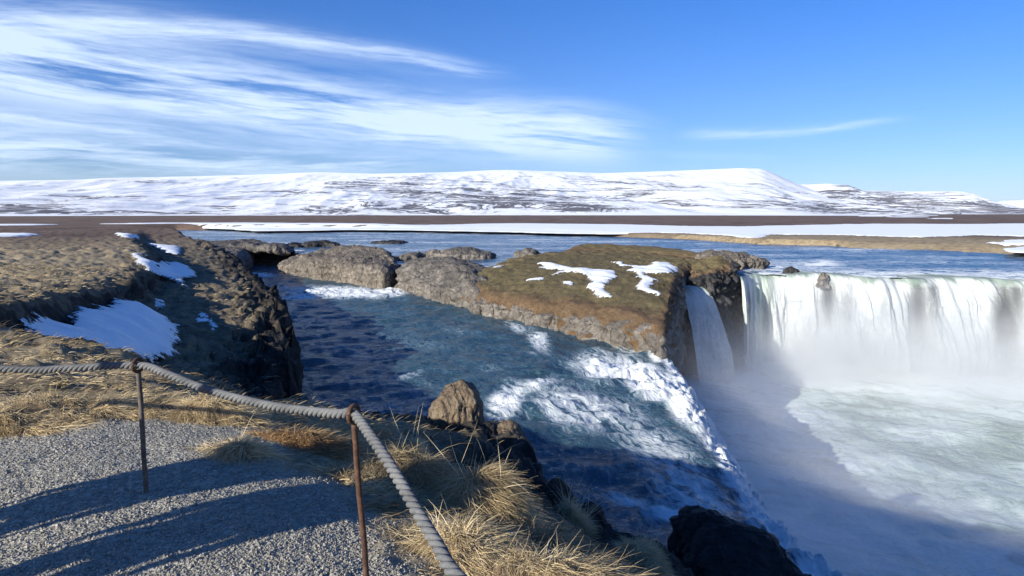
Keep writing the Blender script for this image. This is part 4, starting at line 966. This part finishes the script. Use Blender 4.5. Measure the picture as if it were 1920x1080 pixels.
def tussock(c, rx, ry, h, n, lean, label, mat=MBLADE, ln=(.16, .34), wd=.0045, stalks=0, seed=0, base_lift=0., tintlo=.0, flatness=.75):
    c = np.array(c, float); g = np.random.default_rng(seed+100); h = h*.68; ln = (ln[0]*.55, ln[1]*.85); wd = wd*.85; n = int(n*1.35)
    # mound
    nu, nv = 48, 16
    th = np.linspace(0, 2*np.pi, nu, endpoint=False); q = np.linspace(0, 1, nv)
    TH, Q = np.meshgrid(th, q, indexing='ij'); rk = 1+.22*np.sin(TH*2+seed)+.16*np.sin(TH*3+seed*2.1)+.10*np.sin(TH*5+seed*1.3)
    mx = c[0]+rx*rk*Q*np.cos(TH)*.92; my = c[1]+ry*rk*Q*np.sin(TH)*.92
    def moundz(x, y, th_, q_): return zat(x, y)+base_lift+h*np.clip(1-q_**2.2, 0, 1)*(1+.25*fbm(x*5+seed, y*5, 0*x, 3))-.03*q_
    mz = moundz(mx, my, TH, Q)
    mv = np.stack([mx, my, mz], -1).reshape(-1, 3); mf = gridf(nu, nv, wrap=True)[:, ::-1]
    a = g.uniform(0, 2*np.pi, n); q_ = np.sqrt(g.uniform(0, 1, n))
    k = 1+.22*np.sin(a*2+seed)+.16*np.sin(a*3+seed*2.1)+.10*np.sin(a*5+seed*1.3)
    x = c[0]+rx*k*q_*np.cos(a); y = c[1]+ry*k*q_*np.sin(a); z = moundz(x, y, a, q_*1.05)-.01
    out = np.stack([np.cos(a)/rx, np.sin(a)/ry, 0*a], -1); out /= np.linalg.norm(out, axis=1)[:, None]
    cl = np.stack([fbm(x*9+seed, y*9, 0*x, 3), fbm(x*9+seed+30, y*9, 0*x, 3), 0*x], -1)*1.5
    ln_ = np.array(lean, float)
    d0 = out*q_[:, None]*.9+ln_[None]*1.0+cl*.9+g.normal(size=(n, 3))*.38+np.array([0, 0, .36])
    bd = out*(.5+q_)[:, None]+ln_[None]*1.3+cl*1.1+g.normal(size=(n, 3))*.5+np.array([0, 0, -flatness])
    L_ = g.uniform(*ln, n)
    v, f, m = blades(np.stack([x, y, z], -1), d0, L_, np.full(n, wd)*g.uniform(.6, 1.5, n), bd)
    tint = np.clip(g.normal(.5, .2, n)+fbm(x*4, y*4, 0*x+3, 3)*.35+tintlo, 0, 1)
    vs, fs, ts = [mv, v], [mf, f+len(mv)], [np.full(len(mv), .08), np.repeat(tint, m)]
    if stalks:
        a = g.uniform(0, 2*np.pi, stalks); q_ = g.uniform(0, .9, stalks); x = c[0]+rx*q_*np.cos(a); y = c[1]+ry*q_*np.sin(a); z = zat(x, y)+h*.5
        d0 = np.stack([np.cos(a)*.5, np.sin(a)*.5, .9+0*a], -1)+g.normal(size=(stalks, 3))*.35; bd = d0+g.normal(size=(stalks, 3))*.5+ln_*.6
        v, f, m = blades(np.stack([x, y, z], -1), d0, g.uniform(.25, .55, stalks), np.full(stalks, wd*1.25), bd)
        fs.append(f+sum(len(k_) for k_ in vs)); vs.append(v); ts.append(np.repeat(np.clip(g.normal(.8, .12, stalks), 0, 1), m))
    o = mk('grass_tussock', np.vstack(vs), np.vstack(fs), mat, attrs={'tint': np.concatenate(ts)})
    return tag(o, label, 'grass tussock', 'dry grass tussocks along the path edge')
def gp(px_, py_): return ground_hit(px_, py_)
LE = (.45, .15, 0)
TUS = [  # px, py, rx, ry, h, n, lean, label, kwargs
    (897, 955, .27, .20, .44, 4600, (.30, -.1, 0), 'tall golden tussock leaning right, highest of the near clump', dict(stalks=14, ln=(.20, .36))),
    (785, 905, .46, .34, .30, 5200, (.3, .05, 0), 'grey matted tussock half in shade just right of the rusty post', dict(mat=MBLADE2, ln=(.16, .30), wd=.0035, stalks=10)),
    (772, 858, .15, .12, .30, 1500, (.3, -.1, 0), 'small round golden tussock lit on top of the grey matted one', dict(ln=(.14, .24), stalks=6)),
    (868, 1035, .26, .26, .16, 4200, (.45, -.15, 0), 'golden swept tussock right beside the lower rope', dict(ln=(.18, .32))),
    (1075, 985, .18, .15, .16, 2200, (.4, .1, 0), 'sparse tussock with long stiff stalks at the bank edge', dict(stalks=55, ln=(.14, .3))),
    (1205, 1050, .28, .20, .20, 4200, (.6, -.1, 0), 'golden tussock at the right end, beside the black wet rock', dict(stalks=14)),
    (1040, 1092, .46, .20, .15, 5200, (.55, -.1, 0), 'wide straw tussock along the bottom edge', dict(ln=(.18, .34))),
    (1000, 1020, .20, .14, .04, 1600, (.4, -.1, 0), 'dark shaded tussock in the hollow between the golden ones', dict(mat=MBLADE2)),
    (578, 832, .36, .26, .14, 2800, (.4, .1, 0), 'rust-brown tussock behind the rope near the rusty post', dict(mat=MBLADER, ln=(.12, .22))),
    (445, 850, .22, .13, .11, 1500, (.1, -.25, 0), 'small straw tussock alone on the gravel between the posts', dict(ln=(.14, .26), stalks=6)),
    (400, 780, .42, .22, .20, 3200, (.45, .05, 0), 'pale straw tussock on the gravel edge under the rope', dict(ln=(.14, .26))),
    (640, 890, .30, .12, .05, 1500, (-.5, -.1, 0), 'flattened pale tussock left of the rusty post', dict(ln=(.16, .3))),
    (140, 783, .80, .36, .20, 4600, (.5, .0, 0), 'broad straw tussock left of the weathered post', dict(ln=(.14, .26))),
    (15, 800, .55, .32, .16, 3000, (.5, .0, 0), 'straw tussock on the gravel edge at the far left', dict(ln=(.14, .26))),
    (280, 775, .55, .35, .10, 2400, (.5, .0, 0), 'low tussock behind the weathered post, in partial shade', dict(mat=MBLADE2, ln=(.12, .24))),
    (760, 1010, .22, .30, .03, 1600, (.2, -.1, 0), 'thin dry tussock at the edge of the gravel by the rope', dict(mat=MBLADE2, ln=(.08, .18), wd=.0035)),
]
for i, (a, b_, rx, ry, h, n, le, lab, kw) in enumerate(TUS):
    tussock(gp(a, b_), rx, ry, h, n, le, lab, seed=i, **kw)
# the matted grass that covers the rest of the bank
n = 150000
a = np.radians(RNG.uniform(-52, 48, n)); r = np.exp(RNG.uniform(np.log(2.2), np.log(46), n)); x, y = r*np.sin(a), r*np.cos(a)
gk = lookup('gravel', x, y); rk = lookup('rock', x, y); sr_ = lookup('sr', x, y)
cl = fbm(x*.9, y*1.4, 0*x+3, 3)
e_ = .12; sl_ = np.hypot(zat(x+e_, y)-zat(x-e_, y), zat(x, y+e_)-zat(x, y-e_))/(2*e_)
ok = (gk < .35) & (sr_ > .35) & (sl_ < .9) & (RNG.uniform(0, 1, n) < np.clip(.75+cl*1.2-rk*.85, 0, 1))
x, y, r, cl = x[ok], y[ok], r[ok], cl[ok]; n = len(x); z = zat(x, y)-.01
wv = fbm(x*.5, y*.5, 0*x+11, 2)
d0 = np.stack([.75+0*x, wv*.8, .55+.3*cl], -1)+RNG.normal(size=(n, 3))*.35
bd = np.stack([.9+0*x, wv*.9, -.25+0*x], -1)+RNG.normal(size=(n, 3))*.3
v_, f_, m = blades(np.stack([x, y, z], -1), d0, RNG.uniform(.08, .22, n)*np.clip(.6+r/22, .7, 1.7), (.004+.0009*r)*RNG.uniform(.6, 1.4, n), bd, 3)
tint = np.clip(RNG.normal(.42, .2, n)+fbm(x*.7, y*.9, 0*x+20, 4)*.5, 0, 1)
go = mk('grass', v_, f_, MBLADE2, attrs={'tint': np.repeat(tint, m)})
tag(go, 'matted dry grass covering the bank', 'grass', kind='stuff')
# loose gravel
n = 150000
a = np.radians(RNG.uniform(-50, 20, n)); r = 1/RNG.uniform(1/7.5, 1/1.9, n); x, y = r*np.sin(a), r*np.cos(a)
gk = lookup('gravel', x, y); ok = RNG.uniform(0, 1, n) < np.clip(gk*1.2-.1, 0, 1); x, y = x[ok], y[ok]; n = len(x); z = zat(x, y)
oct_ = np.array([[1, 0, 0], [0, 1, 0], [-1, 0, 0], [0, -1, 0], [0, 0, 1], [0, 0, -1.]])
of = np.array([[0, 1, 4], [1, 2, 4], [2, 3, 4], [3, 0, 4], [1, 0, 5], [2, 1, 5], [3, 2, 5], [0, 3, 5]])
sz = np.minimum(np.exp(RNG.normal(np.log(.0047), .40, n)), .0125); sc_ = sz[:, None]*RNG.uniform(.6, 1.4, (n, 3))*np.array([1, 1, .7])
ang = RNG.uniform(0, 6.28, n); jit = 1+RNG.normal(size=(n, 6, 1))*.2
pv = oct_[None]*jit*sc_[:, None]; ca, sa = np.cos(ang)[:, None], np.sin(ang)[:, None]
px3 = pv[..., 0]*ca-pv[..., 1]*sa; py3 = pv[..., 0]*sa+pv[..., 1]*ca; tl = RNG.normal(size=(n, 1))*.5
pv = np.stack([px3, py3+tl*pv[..., 2], pv[..., 2]-tl*py3*.6], -1)+np.stack([x, y, z+sz*.2], -1)[:, None]
pf = (np.arange(n)*6)[:, None, None]+of[None]
go = mk('gravel', pv.reshape(-1, 3), pf.reshape(-1, 3), MSTONE, smooth=False, attrs={'tint': np.repeat(np.clip(RNG.normal(.47, .15, n), 0, 1), 6)})
tag(go, 'loose dark gravel on the path', 'gravel', kind='stuff')

# ------------------------------------------------------------------ walkers standing left of the view; their long shadows cross the path
def cloth(name, c):
    m = start(name); return done(m, bsdf(c, .85, bump(noise(pos(), 60, 3), .2, .004), .2))
MSKIN = cloth('skin', (.48, .30, .22)); MTROU = cloth('trousers', (.03, .032, .04)); MBOOT = cloth('boots', (.05, .035, .025)); MHAT = cloth('wool_hat', (.03, .03, .035))
def grown(pts, edges, radii, lev=2):
    me = bpy.data.meshes.new('skeleton'); me.from_pydata([Vector(p) for p in pts], edges, []); o = bpy.data.objects.new('skeleton', me); COL.objects.link(o)
    md = o.modifiers.new('skin', 'SKIN'); md.use_smooth_shade = True
    for i, q in enumerate(me.skin_vertices[0].data): q.radius = radii[i] if isinstance(radii[i], tuple) else (radii[i], radii[i]); q.use_root = i == 0
    sb = o.modifiers.new('sub', 'SUBSURF'); sb.levels = lev; sb.render_levels = lev
    bpy.context.view_layer.update(); g = bpy.context.evaluated_depsgraph_get()
    m2 = bpy.data.meshes.new_from_object(o.evaluated_get(g)); bpy.data.objects.remove(o); return m2
def person(at, label, h=1.75, coat=(.05, .07, .12), wide=1.0):
    r = bpy.data.objects.new('person', None); COL.objects.link(r); r.location = (at[0], at[1], float(zat(np.array([at[0]]), np.array([at[1]]))[0])); r.rotation_euler = (0, 0, 2.3); r.scale = (h/1.75,)*3
    pts = [(0, 0, .93), (0, 0, 1.15), (0, .01, 1.36), (0, .0, 1.46), (0, -.01, 1.54), (0, -.02, 1.62), (0, -.015, 1.70)]
    ra = [(.19*wide, .14), (.19*wide, .13), (.19*wide, .12), (.075, .07), (.068, .075), (.078, .098), (.068, .085)]; ed = [(0, 1), (1, 2), (2, 3), (3, 4), (4, 5), (5, 6)]
    def chain(a, ps, rs):
        for p_, r_ in zip(ps, rs): pts.append(p_); ra.append(r_); ed.append((a, len(pts)-1)); a = len(pts)-1
        return a
    for sd_ in (-1, 1):
        w = chain(2, [(sd_*.20*wide, .01, 1.38), (sd_*.215*wide, .03, 1.12), (sd_*.205*wide, -.05, .90), (sd_*.20*wide, -.07, .83)], [.085, .062, .042, (.042, .02)])
        x0 = pts[w][0]
        for k, (dy, ln) in enumerate(((-.030, .070), (-.010, .080), (.012, .076), (.030, .060))): chain(w, [(x0, -.085+dy, .775), (x0-sd_*.008, -.09+dy, .775-ln*.5), (x0-sd_*.022, -.09+dy, .775-ln)], [.010, .0085, .007])
        chain(w, [(x0-sd_*.01, -.115, .81), (x0-sd_*.02, -.13, .775)], [.011, .008])
        chain(0, [(sd_*.095, 0, .86), (sd_*.11, -.01, .48), (sd_*.115, .02, .09), (sd_*.12, -.13, .04)], [.10, .07, .058, (.045, .035)])
    me = grown(pts, ed, ra)
    for m_ in (cloth('walker_coat', coat), MSKIN, MTROU, MBOOT): me.materials.append(m_)
    for p_ in me.polygons:
        c_ = p_.center; p_.material_index = 1 if (c_.z > 1.485 or (abs(c_.x) > .19 and c_.z < .875)) else 3 if c_.z < .12 else 2 if (c_.z < .84 and abs(c_.x) < .19) else 0
        p_.use_smooth = True
    o = bpy.data.objects.new('body', me); COL.objects.link(o); o.parent = r
    hm = grown([(0, -.012, 1.70), (0, -.005, 1.77), (0, 0, 1.815)], [(0, 1), (1, 2)], [(.088, .112), (.078, .098), (.035, .04)]); hm.materials.append(MHAT)
    o = bpy.data.objects.new('hat', hm); COL.objects.link(o); o.parent = r
    nm = grown([(0, -.112, 1.645), (0, -.132, 1.615)], [(0, 1)], [.012, .017]); nm.materials.append(MSKIN); o = bpy.data.objects.new('nose', nm); COL.objects.link(o); o.parent = r
    for sd_ in (-1, 1):
        em = grown([(sd_*.032, -.108, 1.64), (sd_*.036, -.107, 1.641)], [(0, 1)], [.009, .009], 1); em.materials.append(MHAT); o = bpy.data.objects.new('eye', em); COL.objects.link(o); o.parent = r
    bm_ = grown([(0, .19, 1.05), (0, .20, 1.22), (0, .18, 1.38)], [(0, 1), (1, 2)], [(.15*wide, .09), (.16*wide, .10), (.12*wide, .07)]); bm_.materials.append(cloth('rucksack', (.12, .03, .02))); o = bpy.data.objects.new('rucksack', bm_); COL.objects.link(o); o.parent = r
    return tag(r, label, 'person', 'walkers beside the path')
fp1 = P(267, 925, 0)-np.array([.731, .682, 0])*2.6; fp2 = P(405, 990, 0)-np.array([.731, .682, 0])*2.6
person((fp1[0], fp1[1]), 'person in a dark blue coat and wool hat standing farther from the rope', 1.80, wide=1.1)
person((fp2[0], fp2[1]), 'person in a dark green coat and wool hat standing nearest the viewer', 1.84, (.04, .07, .05), 1.15)

# ------------------------------------------------------------------ render set-up
scene.view_settings.view_transform = 'Standard'; scene.view_settings.look = 'None'; scene.view_settings.gamma = 1
scene.view_settings.exposure = .7
cy = scene.cycles
cy.use_denoising = True
try: cy.denoiser = 'OPENIMAGEDENOISE'; cy.denoising_input_passes = 'RGB_ALBEDO_NORMAL'; cy.denoising_prefilter = 'ACCURATE'
except Exception: pass
cy.max_bounces = 6; cy.diffuse_bounces = 3; cy.glossy_bounces = 2; cy.transparent_max_bounces = 8; cy.volume_bounces = 3
cy.volume_step_rate = .5; cy.volume_max_steps = 256; cy.sample_clamp_indirect = 8
